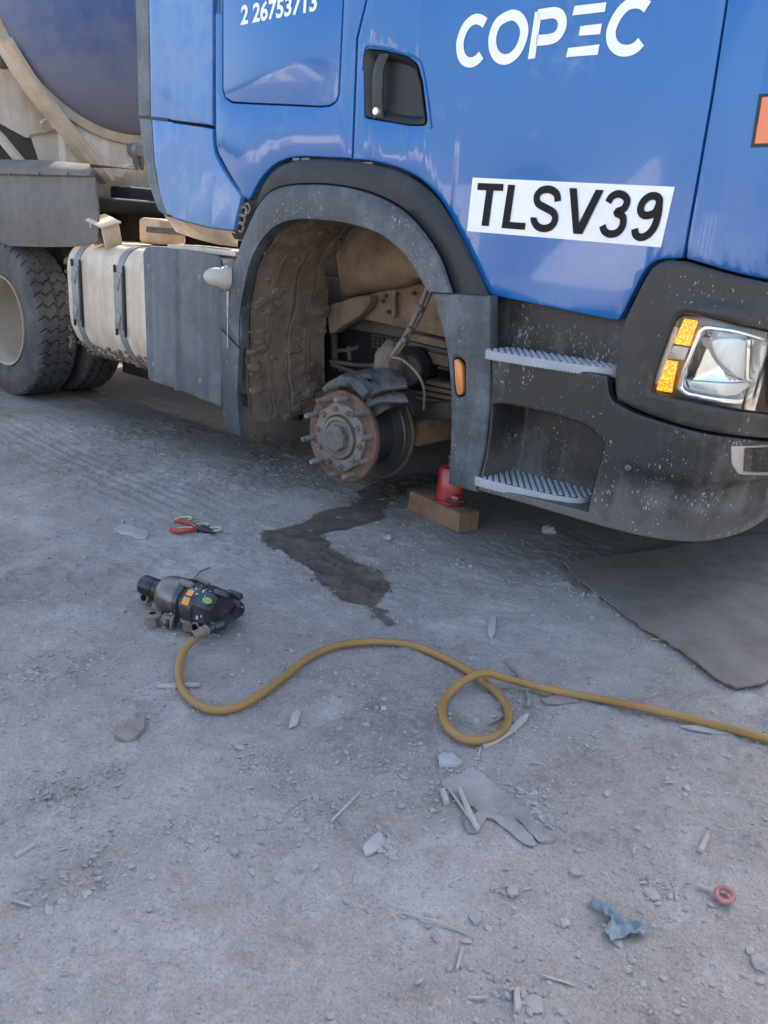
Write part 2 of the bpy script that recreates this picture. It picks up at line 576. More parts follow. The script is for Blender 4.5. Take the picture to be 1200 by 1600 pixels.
M['gunblack'] = mat('chipped_black_enamel', (.016, .017, .02), .35, coat=.2, dust=(.10, .10, .105), dustamt=.25, dustscale=14, speck=.35, speckcol=(.55, .57, .6), speckscale=55)
M['gunsteel'] = mat('brushed_gun_housing', (.175, .168, .16), .36, metal=.85, dust=(.13, .11, .095), dustamt=.35, dustscale=12)
M['socket'] = mat('black_oxide_socket', (.035, .037, .042), .35, metal=.6, dust=(.12, .11, .1), dustamt=.3, dustscale=18)
M['sticker_o'] = mat('orange_sticker', (.68, .26, .035), .5, var=.15, dust=(.2, .12, .06), dustamt=.25, dustscale=50)
M['sticker_g'] = mat('green_sticker', (.17, .24, .07), .5, var=.2)
M['nut'] = mat('dusty_wheel_nut', (.185, .16, .135), .7, metal=.35, dust=(.24, .20, .165), dustamt=.45, dustscale=30)
M['redgrip'] = mat('red_grip', (.34, .03, .025), .45, dust=(.25, .14, .12), dustamt=.25, dustscale=20)
M['palegreen'] = mat('pale_green_rubber', (.48, .55, .36), .6, dust=(.35, .36, .33), dustamt=.3, dustscale=20)
M['matgrey'] = mat('grey_brown_rubber_sheet', (.160, .134, .113), .85, dust=(.26, .228, .20), dustamt=.46, dustscale=1.6, bump=.25, bumpscale=30, spec=.2, var=.15)
def add_scratches(m):
    nt = m.node_tree
    b = nt.nodes['Principled BSDF']
    tc = nd(nt, 'ShaderNodeTexCoord').outputs['Object']
    mp = nd(nt, 'ShaderNodeMapping'); mp.inputs['Rotation'].default_value = (0, 0, math.radians(-38)); mp.inputs['Scale'].default_value = (.35, 9, 1)
    nt.links.new(tc, mp.inputs[0])
    n = noise_n(nt, mp.outputs[0], 3.2, 3, .5)
    f = ramp(nt, n, [(.60, 0), (.615, .4), (.63, 0)])
    f2 = ramp(nt, noise_n(nt, tc, 3, 3), [(.4, 0), (.6, 1)])
    src = b.inputs['Base Color'].links[0].from_socket
    nt.links.new(mixc(nt, mth(nt, 'MULTIPLY', f, f2), src, (.36, .34, .32)), b.inputs['Base Color'])
add_scratches(M['matgrey'])
M['slate'] = mat('grey_flake', (.33, .315, .30), .9, dust=(.38, .36, .34), dustamt=.4, dustscale=15, var=.25, bump=.3)
M['glove'] = mat('dusty_grey_glove', (.25, .228, .212), .95, dust=(.36, .33, .308), dustamt=.5, dustscale=9, bump=.9, bumpscale=180, spec=.15, var=.35)
M['splinter'] = mat('dry_pale_wood', (.37, .33, .29), .9, dust=(.30, .27, .245), dustamt=.5, dustscale=20, bump=.4, bumpscale=80, var=.25)
M['bark'] = mat('brown_bark', (.20, .155, .125), .95, dust=(.30, .26, .23), dustamt=.5, dustscale=20, bump=.6, bumpscale=100)
M['bluecloth'] = mat('dusty_blue_cloth', (.15, .215, .25), .95, dust=(.30, .305, .305), dustamt=.55, dustscale=16, bump=.8, bumpscale=120, spec=.15, var=.25)
M['redplastic'] = mat('faded_red_plastic', (.34, .085, .085), .6, dust=(.36, .25, .24), dustamt=.5, dustscale=30)
M['stone'] = mat('grey_stone', (.33, .30, .277), .95, dust=(.25, .227, .208), dustamt=.5, dustscale=14, bump=.4, bumpscale=90, var=.3)
M['salmon'] = mat('orange_hazard_plate', (.72, .20, .10), .45, var=.04)
M['glass'] = mat('dark_cab_glass', (.01, .012, .014), .06, coat=.5, var=.02)
M['shedwall'] = mat('pale_corrugated_wall', (.62, .58, .55), .7, dust=(.5, .44, .38), dustamt=.3, dustscale=.6)
M['shedroof'] = mat('grey_sheet_roof', (.30, .30, .31), .5, metal=.3)

def glass_cover():
    m = bpy.data.materials.new('clear_lamp_cover')
    m.use_nodes = True
    nt = m.node_tree
    nt.nodes.clear()
    out = nd(nt, 'ShaderNodeOutputMaterial'); tr = nd(nt, 'ShaderNodeBsdfTransparent'); gl = nd(nt, 'ShaderNodeBsdfGlossy')
    tr.inputs[0].default_value = (.93, .95, .95, 1)
    gl.inputs['Roughness'].default_value = .04
    fr = nd(nt, 'ShaderNodeFresnel'); fr.inputs[0].default_value = 1.45
    mx = nd(nt, 'ShaderNodeMixShader')
    nt.links.new(fr.outputs[0], mx.inputs[0]); nt.links.new(tr.outputs[0], mx.inputs[1]); nt.links.new(gl.outputs[0], mx.inputs[2])
    nt.links.new(mx.outputs[0], out.inputs[0])
    return m
M['cover'] = glass_cover()
M['fog_frame'] = mat('grey_fog_lamp_frame', (.33, .33, .34), .3, metal=.7, dust=(.25, .24, .23), dustamt=.3, dustscale=12)
M['marker'] = mat('side_marker_amber', (.58, .19, .04), .35, coat=.3, bump=.3, bumpscale=160, dust=(.3, .2, .13), dustamt=.25, dustscale=20)
M['lamp_housing'] = mat('smoked_lamp_housing', (.20, .20, .205), .35, metal=.6, var=.1)

def ground_material():
    m = bpy.data.materials.new('packed_dirt')
    m.use_nodes = True
    nt = m.node_tree
    b = nt.nodes['Principled BSDF']
    tc = nd(nt, 'ShaderNodeTexCoord').outputs['Object']
    nA = noise_n(nt, tc, .9, 6, .62)
    nB = noise_n(nt, tc, 6, 7, .7)
    nC = noise_n(nt, tc, 55, 5, .7)
    nD = noise_n(nt, tc, 3.0, 5, .7, (1, .5, 1))
    sm = mth(nt, 'ADD', mth(nt, 'ADD', mth(nt, 'MULTIPLY', nA, .45), mth(nt, 'MULTIPLY', nB, .35)), mth(nt, 'MULTIPLY', nC, .20))
    c = ramp(nt, sm, [(.38, (.170, .145, .127)), (.46, (.280, .246, .220)), (.54, (.345, .307, .278)), (.64, (.47, .425, .388))])
    # pale powdery patches and brown damp-looking patches
    pw = ramp(nt, nD, [(.55, 0), (.70, .6)])
    c = mixc(nt, pw, c, (.48, .445, .42))
    nE = noise_n(nt, tc, 2.1, 4, .65)
    br = ramp(nt, nE, [(.60, 0), (.74, .45)])
    c = mixc(nt, br, c, (.24, .185, .150))
    gr = noise_n(nt, tc, 150, 7, .85)
    c = mixc(nt, ramp(nt, gr, [(.36, .85), (.475, 0)]), c, (.145, .125, .110))
    c = mixc(nt, ramp(nt, gr, [(.55, 0), (.66, .75)]), c, (.52, .48, .45))
    v = nd(nt, 'ShaderNodeTexVoronoi'); v.inputs['Scale'].default_value = 95
    nt.links.new(tc, v.inputs['Vector'])
    sp = ramp(nt, v.outputs['Distance'], [(.06, .55), (.13, 0)])
    pick = ramp(nt, noise_n(nt, tc, 17, 3), [(.52, 0), (.60, 1)])
    c = mixc(nt, mth(nt, 'MULTIPLY', sp, pick), c, (.38, .37, .36))
    at = nd(nt, 'ShaderNodeAttribute', attribute_name='under_truck_shade')
    c = mixc(nt, mth(nt, 'MULTIPLY', at.outputs['Fac'], .68), c, (.105, .088, .075))  # painted shade: darker ground colour below the truck
    nt.links.new(c, b.inputs['Base Color'])
    b.inputs['Roughness'].default_value = .95
    b.inputs['Specular IOR Level'].default_value = .15
    h = mth(nt, 'ADD', mth(nt, 'MULTIPLY', noise_n(nt, tc, 38, 6, .7), .6), mth(nt, 'MULTIPLY', noise_n(nt, tc, 150, 4, .7), .4))
    v2 = nd(nt, 'ShaderNodeTexVoronoi'); v2.inputs['Scale'].default_value = 60
    nt.links.new(tc, v2.inputs['Vector'])
    h = mth(nt, 'SUBTRACT', h, mth(nt, 'MULTIPLY', mth(nt, 'MULTIPLY', ramp(nt, v2.outputs['Distance'], [(.0, 1), (.25, 0)]), pick), -.5))
    bp = nd(nt, 'ShaderNodeBump'); bp.inputs['Strength'].default_value = 1.0; bp.inputs['Distance'].default_value = .011
    nt.links.new(h, bp.inputs['Height']); nt.links.new(bp.outputs[0], b.inputs['Normal'])
    return m
M['dirt'] = ground_material()
def stain_material():
    m = bpy.data.materials.new('wet_oily_dirt')
    m.use_nodes = True
    nt = m.node_tree
    b = nt.nodes['Principled BSDF']
    tc = nd(nt, 'ShaderNodeTexCoord').outputs['Object']
    c = ramp(nt, noise_n(nt, tc, 9, 6, .7), [(.35, (.064, .050, .040)), (.55, (.105, .084, .068)), (.72, (.17, .138, .113))])
    nt.links.new(c, b.inputs['Base Color'])
    r = ramp(nt, noise_n(nt, tc, 22, 4), [(.4, .55), (.6, .85)])
    nt.links.new(r, b.inputs['Roughness'])
    bp = nd(nt, 'ShaderNodeBump'); bp.inputs['Strength'].default_value = .7; bp.inputs['Distance'].default_value = .005
    nt.links.new(noise_n(nt, tc, 45, 6, .7), bp.inputs['Height']); nt.links.new(bp.outputs[0], b.inputs['Normal'])
    ed = nd(nt, 'ShaderNodeAttribute', attribute_name='edge').outputs['Fac']         # the wet patch soaks out unevenly at its rim
    fe = mth(nt, 'ADD', ed, mth(nt, 'MULTIPLY', mth(nt, 'SUBTRACT', noise_n(nt, tc, 60, 5, .7), .5), .05))
    nt.links.new(ramp(nt, fe, [(.0, .0), (.012, .95)]), b.inputs['Alpha'])
    return m
M['stain'] = stain_material()

# ------------------------------------------------------------------ the ground: one sheet, fine near the truck
def gcl(lst):
    out = []
    for px, py, s in lst:
        g = G(px, py)
        out.append((g.x, g.y, s))
    return out
cl_a = gcl([(165, 1210, .03), (600, 1325, .02), (1035, 1390, .02), (85, 1245, .045), (110, 1255, .06), (80, 1395, .05), (150, 1335, .06), (470, 1290, .05), (500, 1250, .06), (95, 1050, .09), (215, 1090, .06), (60, 1060, .07), (400, 1200, .05), (700, 790, .12), (880, 915, .06), (930, 930, .06), (740, 1215, .05), (845, 1280, .03), (820, 1245, .04), (560, 870, .12), (610, 1205, .05), (660, 1240, .08), (480, 740, .15), (300, 1300, .07), (355, 955, .08), (640, 965, .06), (200, 1000, .12), (520, 1060, .1), (870, 1130, .1), (1050, 1500, .12), (380, 800, .15), (800, 1570, .04)])
MOUNDS = gcl([(85, 1245, .045), (112, 1258, .05), (80, 1395, .042), (150, 1335, .05), (468, 1292, .04), (50, 1065, .04), (100, 1062, .03), (610, 1208, .03), (840, 1272, .025), (300, 1300, .03), (210, 1110, .03), (545, 1070, .03), (640, 1010, .03), (800, 1568, .025), (405, 1205, .025), (925, 935, .04), (880, 912, .03)])
_tab = rng.random((256, 256))
def vnoise(x, y):
    xi = np.floor(x).astype(int); yi = np.floor(y).astype(int)
    fx = x - xi; fy = y - yi
    fx = fx * fx * (3 - 2 * fx); fy = fy * fy * (3 - 2 * fy)
    a = _tab[xi % 256, yi % 256]; b = _tab[(xi + 1) % 256, yi % 256]
    c = _tab[xi % 256, (yi + 1) % 256]; d = _tab[(xi + 1) % 256, (yi + 1) % 256]
    return (a * (1 - fx) + b * fx) * (1 - fy) + (c * (1 - fx) + d * fx) * fy - .5
def gheight(x, y, fine=True):
    x = np.asarray(x, float); y = np.asarray(y, float)
    h = .016 * vnoise(x * 1.3 + 11, y * 1.3 + 5) + .009 * vnoise(x * 4.1 + 3, y * 4.1 + 40)
    # shallow tyre tracks running along the truck
    d = (y - 2.15 - .04 * np.sin(x * 1.7)) * .98 + .08 * (x + 3)
    msk = np.clip((-x - 2.6) / .6, 0, 1) * np.clip(1 - np.abs(d) / .32, 0, 1)
    h = h - .006 * msk + .0035 * msk * np.sin(d * 95)
    if fine:
        rough = np.clip(.5 + 1.6 * vnoise(x * 1.9 + 70, y * 1.9 + 21), .15, 1.2)
        h = h + rough * (.009 * vnoise(x * 13, y * 13 + 9) + .0075 * vnoise(x * 31 + 7, y * 31) + .006 * vnoise(x * 66, y * 66 + 3))
        # flaky crust: small plateaus with broken edges
        n1 = vnoise(x * 17 + 31, y * 17 + 2) + .5 * vnoise(x * 43, y * 43 + 6) + .25 * vnoise(x * 88 + 4, y * 88)
        cr_ = np.clip(.35 + 1.8 * vnoise(x * 2.3 + 9, y * 2.3 + 33), 0, 1)
        h = h + .0065 * cr_ * np.clip((n1 - .12) * 7, 0, 1)
        for (cx, cy, cs) in MOUNDS:                       # heaps of crumbled clods
            d2 = ((x - cx) ** 2 + (y - cy) ** 2) / (cs * 1.15) ** 2
            h = h + np.exp(-d2) * (.010 + .028 * np.abs(vnoise(x * 38 + 5, y * 38)) + .018 * vnoise(x * 75, y * 75 + 8))
    return h
def gz(x, y):
    return float(gheight(x, y))
def axis_vals(a, b, step, far):
    mid = list(np.arange(a, b + 1e-6, step))
    out = []
    d = step; q = mid[-1]
    while q < far:
        d *= 1.35; q += d; out.append(q)
    lo = []
    d = step; q = mid[0]
    while q > -far:
        d *= 1.35; q -= d; lo.append(q)
    return np.array(lo[::-1] + mid + out)
gx = axis_vals(-4.7, .3, .0095, 260)
gy = axis_vals(.22, 3.4, .0095, 260)
XX, YY = np.meshgrid(gx, gy)
fall = np.clip(1 - np.maximum(np.maximum(-8 - XX, XX - 3), np.maximum(-3 - YY, YY - 7)) / 4, 0, 1)
ZZ = gheight(XX, YY) * fall
me = bpy.data.meshes.new('ground')
nv = XX.size
nxn = len(gx); nyn = len(gy)
ii = np.arange(nv).reshape(nyn, nxn)
quads = np.stack([ii[:-1, :-1], ii[:-1, 1:], ii[1:, 1:], ii[1:, :-1]], -1).reshape(-1, 4)
me.vertices.add(nv)
me.vertices.foreach_set('co', np.stack([XX, YY, ZZ], -1).ravel().astype(np.float32))
me.loops.add(quads.size)
me.loops.foreach_set('vertex_index', quads.ravel().astype(np.int32))
me.polygons.add(len(quads))
me.polygons.foreach_set('loop_start', np.arange(0, quads.size, 4, dtype=np.int32))
me.polygons.foreach_set('use_smooth', np.ones(len(quads), bool))
me.update(calc_edges=True)
# shade under the truck, painted into the ground colour
shade_mask = np.clip((YY - 2.55 + .35 * vnoise(XX * 2.2, YY * 2.2)) / .7, 0, 1) * np.clip((5.6 - YY) / .6, 0, 1) * np.clip((.2 - XX) / 1, 0, 1) * np.clip((XX + 9) / 2, 0, 1)
at = me.attributes.new('under_truck_shade', 'FLOAT', 'POINT')
at.data.foreach_set('value', shade_mask.ravel().astype(np.float32))
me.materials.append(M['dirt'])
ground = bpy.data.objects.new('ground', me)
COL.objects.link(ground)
tag(ground, kind='structure')

def drape(name, pix, matl, lift, cell=.02, jit=.006, th=0.0, label=None, cat=None, kind=None, smoothz=False, fold=0.0, fscale=40):
    """a thin sheet lying on the ground inside the traced outline"""
    out = []
    for a, b in zip(pix, pix[1:] + pix[:1]):
        pa = G(*a); pb = G(*b)
        n = max(1, int((pb - pa).length / .012))
        for k in range(n):
            q = pa.lerp(pb, k / n)
            j = noise.noise(q * 22) * jit * 1.4 + noise.noise(q * 70) * jit * .8
            j2 = noise.noise(q * 24 + Vector((5, 9, 2))) * jit * 1.4 + noise.noise(q * 66 + Vector((3, 1, 7))) * jit * .8
            out.append((q.x + j, q.y + j2))
    c = np.mean(out, 0)
    bm = slab(out, [], max(th, 1e-4), 0, list(np.arange(min(p[0] for p in out) + cell, max(p[0] for p in out), cell)), list(np.arange(min(p[1] for p in out) + cell, max(p[1] for p in out), cell)), backcap=th > 0)
    bm.verts.index_update()
    V = []
    for v in bm.verts:
        x, t, y = v.co
        z = float(gheight(x, y, fine=not smoothz)) + lift
        if fold:
            q = Vector((x, y, 0)) * fscale
            z += fold * ((1 - abs(noise.noise(q) * 2.2)) ** 2 + .6 * (1 - abs(noise.noise(q * 2.1 + Vector((4, 2, 9))) * 2)) ** 2)
        V.append((x, y, z - (t if th > 0 else 0)))
    F = [tuple(v.index for v in f.verts) for f in bm.faces]
    bm.free()
    o = mesh_obj(name, V, F, matl, None, loc=(c[0], c[1], 0), angle=60)
    return tag(o, label, cat, kind=kind)

# ------------------------------------------------------------------ body surfaces of the truck
A_pts = cr([(-7.0, 2.70), (-4.0, 2.70), (-1.6, 2.70), (-1.17, 2.702), (-1.074, 2.716), (-.992, 2.747), (-.922, 2.805), (-.868, 2.91), (-.832, 3.10), (-.815, 3.35), (-.80, 3.65), (-.79, 3.95), (-.80, 4.3), (-.83, 4.75)], 8)
def bulgeA(z):
    t = max(0, min(1, (z - .317) / .16)); t = t * t * (3 - 2 * t)
    u = max(0, min(1, (z - .45) / .5))
    return .055 * t + .045 * u
CA = Curve(A_pts, bulgeA)
B_pts = cr([(-7.0, 2.775), (-4.0, 2.775), (-1.6, 2.775), (-1.15, 2.778), (-1.02, 2.79), (-.92, 2.825), (-.84, 2.89), (-.775, 3.0), (-.735, 3.18), (-.71, 3.45), (-.695, 3.7), (-.69, 3.95), (-.70, 4.3), (-.735, 4.75)], 8)
CB = Curve(B_pts)
F70, F72, F745, F765, F80, F85 = flat(2.70), flat(2.72), flat(2.745), flat(2.765), flat(2.80), flat(2.85)

HUB = P(533, 683, 2.80)
truck = thing('tanker_truck', 'blue truck cab with jacked up front axle and front wheel taken off', 'truck', (HUB.x, 3.95, 0))
T = truck
CT = 3.95                                             # centre line of the truck

# cab shell behind the outer skin: keeps the seams dark, carries roof and glass
mb = MB()
prof = [(-3.30, 1.62), (-3.30, 3.15), (-3.05, 3.32), (-1.35, 3.32), (-1.12, 3.15), (-1.07, 2.25), (-1.07, 1.30), (-1.55, 1.05), (-1.75, 1.30), (-2.1, 1.50), (-2.9, 1.50)]
mb.loft([[Vector((x, y, z)) for x, z in prof] for y in (2.812, 5.06)], close=True, capa=True, capb=True)
mb.build('cab_shell', M['trim'], T)
mb = MB()
mb.loft([[Vector((x, y, z)) for x, z in prof] for y in (5.065, 5.12)], close=True, capa=True, capb=True)
mb.build('far_side_panel', M['blue'], T)

# rear side panel with a hole for the storage hatch
hatch = [(347, -70), (347, 140), (351, 153), (362, 161), (400, 163), (450, 165), (500, 167.5), (516, 166), (526, 159), (530, 148), (534, 60), (540, -70)]
hs = cr(hatch[:1] + hatch[1:], 1)
lower = cr([(549, 247.5), (520, 246.5), (490, 245), (462, 245), (442, 250), (425, 260), (408, 278), (396, 298), (391, 309), (387, 312)], 3)
left = cr([(383, 309), (365, 282), (348, 252), (339, 232), (336.5, 205), (336, 120), (336, 20)], 3)
panel('rear_side_panel', CB, [('x', -2.583, 2.62), ('x', -2.583, 2.2), (556, 60), (549.5, 235)] + lower + left + [('x', -3.51, 2.2), ('x', -3.51, 2.62)], M['blue'], T, holes=[rc(hatch, 3)], th=.035, bev=.006)
hp = panel('storage_hatch', CB, [(348.6, -60), (348.6, 139), (352.5, 151.5), (363, 159), (400, 161), (450, 163), (500, 165.5), (515, 164), (524.5, 157.5), (528.3, 147), (532.3, 60), (538, -60)], M['blue'], T, off=0.002, th=.03, bev=.004)
decal_from_sz('phone_lettering', CB, [text_sz(CB, '2 26753713', [(376, 40), (494.5, 17.5), (496.5, -15), (377, 8)], .0035, .03)], M['white'], hp, .0035)
# side fairing behind the cab: upper and lower blades with a grey rubber edge
CF = Curve(cr([(-7, 2.78), (-4.2, 2.78), (-3.9, 2.765), (-3.62, 2.762), (-3.45, 2.768), (-2, 2.77)], 8))
panel('fairing_upper', CF, [(232, 182.5), (231, 100), (229, 0), ('x', -4.02, 2.6), ('x', -3.535, 2.6), (333.5, 0), (333.5, 196)], M['blue_dusty'], T, th=.03, bev=.006, ds=.04)
panel('fairing_lower', CF, [(234, 187), (285, 194), (333.5, 201)] + cr([(333.5, 206), (336, 235), (346, 259), (361, 283), (378, 307)], 3) + [(366, 360), (330, 356), (290, 346), (257, 335), (247, 305), (238, 255)], M['blue_dusty'], T, th=.03, bev=.006, ds=.04)
panel('fairing_edge_strip', CF, [('x', -4.12, 2.6), (208, 0), (211, 100), (213, 181), (231, 181.5), (230, 100), (228, 0), ('x', -4.03, 2.6)], M['rubber_grey'], T, off=-.004, th=.03, bev=.006)
panel('fairing_edge_strip', CF, [(214, 185), (219, 230), (230, 290), (243, 328), (256, 338), (258.5, 334), (246.5, 305), (237, 255), (233, 187)], M['rubber_grey'], T, off=-.004, th=.03, bev=.006)
# under edge of the fairing, folded inwards
mb = MB()
e0 = [P(x, y, 2.785) for x, y in resample([(256, 336), (290, 347), (330, 357), (368, 362)], 8)]
e1 = [P(x, y, 2.93) for x, y in resample([(275, 362), (305, 373), (340, 382), (372, 386)], 8)]
mb.loft([e0, e1])
mb.loft([[q + Vector((0, .01, .012)) for q in e0], [q + Vector((0, 0, .012)) for q in e1]])
mb.build('fairing_lip', M['beige'], T)
# dark slot with hoses between fairing and fender
panel('fender_gap_cover', flat(2.80), [(387, 313), (392, 308), (404, 284), (425, 262), (445, 253), (440, 270), (415, 292), (405, 330), (380, 372), (366, 374), (360, 362)], M['dark'], T, th=.05, bev=.004)
for k, (x, y) in enumerate(((383, 331), (380, 343), (388, 326), (378, 355))):
    c = P(x, y, 2.775)
    MB().tube([c + Vector((.022 * math.cos(a), -.008, .022 * math.sin(a))) for a in np.linspace(-2.2, 2.4, 14)], .0055, 8).build('coiled_hose', M['hosegrey'], T)

# door ----------------------------------------------------------------------------------------
d_left = [('x', -2.575, 2.62), ('x', -2.575, 2.2), (559, 60), (552, 236)]
d_low = cr([(551.5, 249.5), (575, 251), (600, 256), (632, 266), (662, 284), (688, 312), (708, 346), (728, 388), (748, 430), (765, 459)], 3)
d_bot = [(772, 462), (870, 482), (955, 499.5), (966, 500)]
d_right = cr([(970, 495), (988, 460), (1001, 434), (1014, 415), (1032, 405.5), (1055, 404), (1066, 403)], 3) + [(1070.5, 380), (1090, 272), (1112, 145), (1134.5, 0)]
door = panel('door', CB, d_left + d_low + d_bot + d_right + [('x', -1.02, 2.25), ('x', -1.06, 2.62)], M['blue'], T,
             holes=[rc([(568, 82), (574, 76), (600, 79), (636, 88), (652, 100), (660, 130), (667, 190), (664, 196), (640, 196), (569, 184)], 5, 3)], th=.035, bev=.007, ds=.03)
# bright pressed bead round the handle bowl
bead = [CB.pos(*CB.hit(*q), .002) for q in cr([(566, 110), (570, 76), (584, 72), (618, 79), (650, 91), (660, 108), (667, 150), (674, 200)], 4)]
MB().tube(bead, .005, 8).build('handle_bowl_bead', M['blue'], door)
# handle bowl
rim_ = rc([(569, 84), (575, 78), (600, 81), (635, 90), (650, 101), (658, 130), (665, 189), (662, 194), (640, 194), (571, 182)], 5, 3)
rim3 = [CB.at(q) for q in rim_]
cx_ = sum(q[0] for q in rim3) / len(rim3); cz_ = sum(q[1] for q in rim3) / len(rim3)
rows = []
for k, (sc, o) in enumerate(((1.0, .001), (.97, -.002), (.93, -.006), (.80, -.022), (.74, -.05), (.5, -.058), (0.02, -.058))):
    rows.append([CB.pos(cx_ + (s - cx_) * sc, cz_ + (z - cz_) * sc, o) for s, z in rim3])
MB().loft(rows, close=True).build('handle_bowl', M['trim'], door)
gb = MB()
gp = [(598, 84), (594, 108), (593, 135), (592, 160), (591, 185)]
gr = [CB.pos(*CB.hit(*q), o) for q, o in zip(gp, (-.012, .006, .010, .006, -.006))]
gr = [Vector(q) for q in cr([tuple(g) for g in gr], 5)]
rows = []
for g in gr:
    rows.append([g + Vector((.030 * math.cos(a) * (1 if abs(math.cos(a)) < .99 else .9), .013 * math.sin(a), 0)) for a in np.linspace(0, 2 * math.pi, 17)[:-1]])
gb.loft(rows, close=True, capa=True, capb=True).build('door_handle', M['surround'], door)
lk = CB.pos(*CB.hit(592.5, 175), .024)
MB().lathe(lk + Vector((0, .02, 0)), (0, -1, 0), [(0, .0155), (.02, .0155), (.023, .013), (.0232, .0)], 20).build('door_lock', M['satin'], door)
bk_ = CB.pos(*CB.hit(581, 130), -.012)
panel('handle_slot', flat(2.798), rc([(577, 92), (588, 93), (586, 168), (574, 166)], 3), M['dark'], door, th=.02, bev=.002)

# registration sticker
tl, tr_, br, bl = (738.5, 277.5), (1054, 292), (1032.5, 386.5), (729.5, 361)
panel('plate_sticker', CB, [tl, tr_, br, bl], M['white'], door, off=.0022, th=.0018, bev=0)
letters = [
    ('T', [(759, 352), (772, 352), (789, 287), (746, 286)]),
    ('L', [(784, 354), (820, 358), (806, 290), (793, 290)]),
    ('S', [(829, 361), (872, 364), (880, 291), (836, 290)]),
]
polys = []
def stroke_px(pts, w, closed=False):
    polys.append(stroke(CB, pts, w, .0032, closed))
def zz(pts):                                   # picture detail coordinates (2.4 x, origin 700, 0)
    return [(700 + x / 2.4, y / 2.4) for x, y in pts]
W = .026
def poly_px(pts):
    q = [CB.at(p, .0032) for p in zz(pts)]
    polys.append((q, [tuple(range(len(q)))]))
poly_px([(113, 686), (209, 690), (207, 716), (171, 715), (153, 848), (126, 846), (144, 714), (110, 712)])
poly_px([(226, 692), (252, 694), (232, 832), (292, 836), (288, 862), (201, 855)])
stroke_px(zz(cr([(412, 755), (408, 728), (384, 711), (352, 714), (334, 735), (338, 762), (365, 779), (395, 797), (402, 822), (388, 848), (360, 857), (335, 848), (322, 826), (322, 815)], 5)), W)
poly_px([(456, 705), (484, 706), (492, 835), (555, 711), (585, 713), (504, 878), (470, 876)])
stroke_px(zz(cr([(601, 759), (614, 738), (638, 727), (662, 735), (672, 755), (660, 782), (632, 797), (655, 812), (656, 842), (640, 868), (612, 878), (588, 868), (579, 846)], 5)), W * .95)
stroke_px(zz(cr([(791, 770), (793, 750), (780, 736), (756, 737), (732, 757), (722, 786), (733, 806), (758, 806), (780, 793), (791, 770), (788, 805), (775, 848), (752, 878), (725, 890), (705, 881), (700, 858)], 5)), W * .95)
decal_from_sz('plate_lettering', CB, polys, M['ink'], door, .0047)
# company lettering
polys = []
W = .034
stroke_px(zz(cr([(139, 86), (118, 73), (94, 74), (66, 100), (46, 150), (46, 195), (60, 225), (84, 234), (107, 225), (124, 206)], 5)), W)
stroke_px(zz(cr([(235, 57), (265, 66), (284, 100), (281, 145), (258, 195), (222, 222), (188, 215), (168, 180), (168, 130), (190, 82)], 5, True)), W, True)
poly_px([(326, 44), (352, 41), (326, 218), (299, 222)])
stroke_px(zz([(335, 56), (372, 50)] + cr([(395, 47), (416, 54), (428, 78), (424, 110), (404, 138), (375, 148)], 5) + [(330, 152)]), W)
poly_px([(474, 22), (594, 8), (588, 44), (466, 58)])
poly_px([(496, 98), (577, 88), (570, 128), (489, 134)])
poly_px([(450, 180), (568, 166), (561, 205), (442, 214)])
stroke_px(zz(cr([(748, 26), (728, 12), (700, 9), (668, 22), (636, 58), (612, 112), (614, 155), (636, 183), (668, 190), (700, 180), (724, 156)], 5)), W)
decal_from_sz('company_lettering', CB, polys, M['white'], door, .0025)

# front corner skin and the rest of the front
panel('corner_panel', CB, cr([(1072.5, 404.5), (1090, 409), (1130, 421), (1165, 430), (1200, 437), (1260, 444)], 2) + [('s', CB.s[-1], 1.15), ('s', CB.s[-1], 2.2), ('x', -.98, 2.2), (1137, 0), (1115, 145), (1093, 272), (1074, 380)], M['blue'], T, th=.035, bev=.006, ds=.02)
panel('hazard_plate', CB, [(1186, 147), (1260, 143), (1250, 228), (1173, 230)], M['trim'], T, off=.006, th=.006, bev=.001, ds=.02)
panel('hazard_face', CB, [(1191, 152), (1256, 148), (1246, 223), (1179, 224.5)], M['salmon'], T, off=.008, th=.003, bev=0, ds=.02)
# windscreen, upper grille, upper side (all above the picture)
mb = MB()
mb.loft([[Vector((x, y, z)) for y in (2.95, 3.4, 3.95, 4.5, 4.95)] for x, z in ((-.80, 2.2), (-1.02, 3.1))])
mb.loft([[Vector((x - .03, y, z)) for y in (2.95, 3.4, 3.95, 4.5, 4.95)] for x, z in ((-.80, 2.2), (-1.02, 3.1))])
mb.build('windscreen', M['glass'], T)
panel('upper_side', flat(2.79), [('x', -3.5, 2.63), ('x', -1.03, 2.63), ('x', -1.12, 3.25), ('x', -3.5, 3.25)], M['blue'], T, holes=[[('x', -2.4, 2.68), ('x', -1.2, 2.68), ('x', -1.28, 3.15), ('x', -2.4, 3.15)]], th=.03, bev=.006)
panel('side_window', flat(2.80), [('x', -2.39, 2.69), ('x', -1.21, 2.69), ('x', -1.29, 3.14), ('x', -2.39, 3.14)], M['glass'], T, th=.01, bev=.002)
panel('upper_fairing', flat(2.78), [('x', -4.12, 2.61), ('x', -3.54, 2.61), ('x', -3.54, 3.3), ('x', -4.05, 3.3)], M['blue_dusty'], T, th=.03, bev=.006)
mb = MB()
for k in range(6):
    mb.box((-.80, CT, 1.05 + k * .17), (.10, 1.35, .10), bev=.02)
mb.box((-.92, CT, 1.5), (.05, 2.0, 1.3))
mb.build('front_grille', M['trim'], T)
mb = MB()
mb.box((-.98, CT, .60), (.16, 2.0, .55))
mb.build('bumper_beam', M['dark'], T)
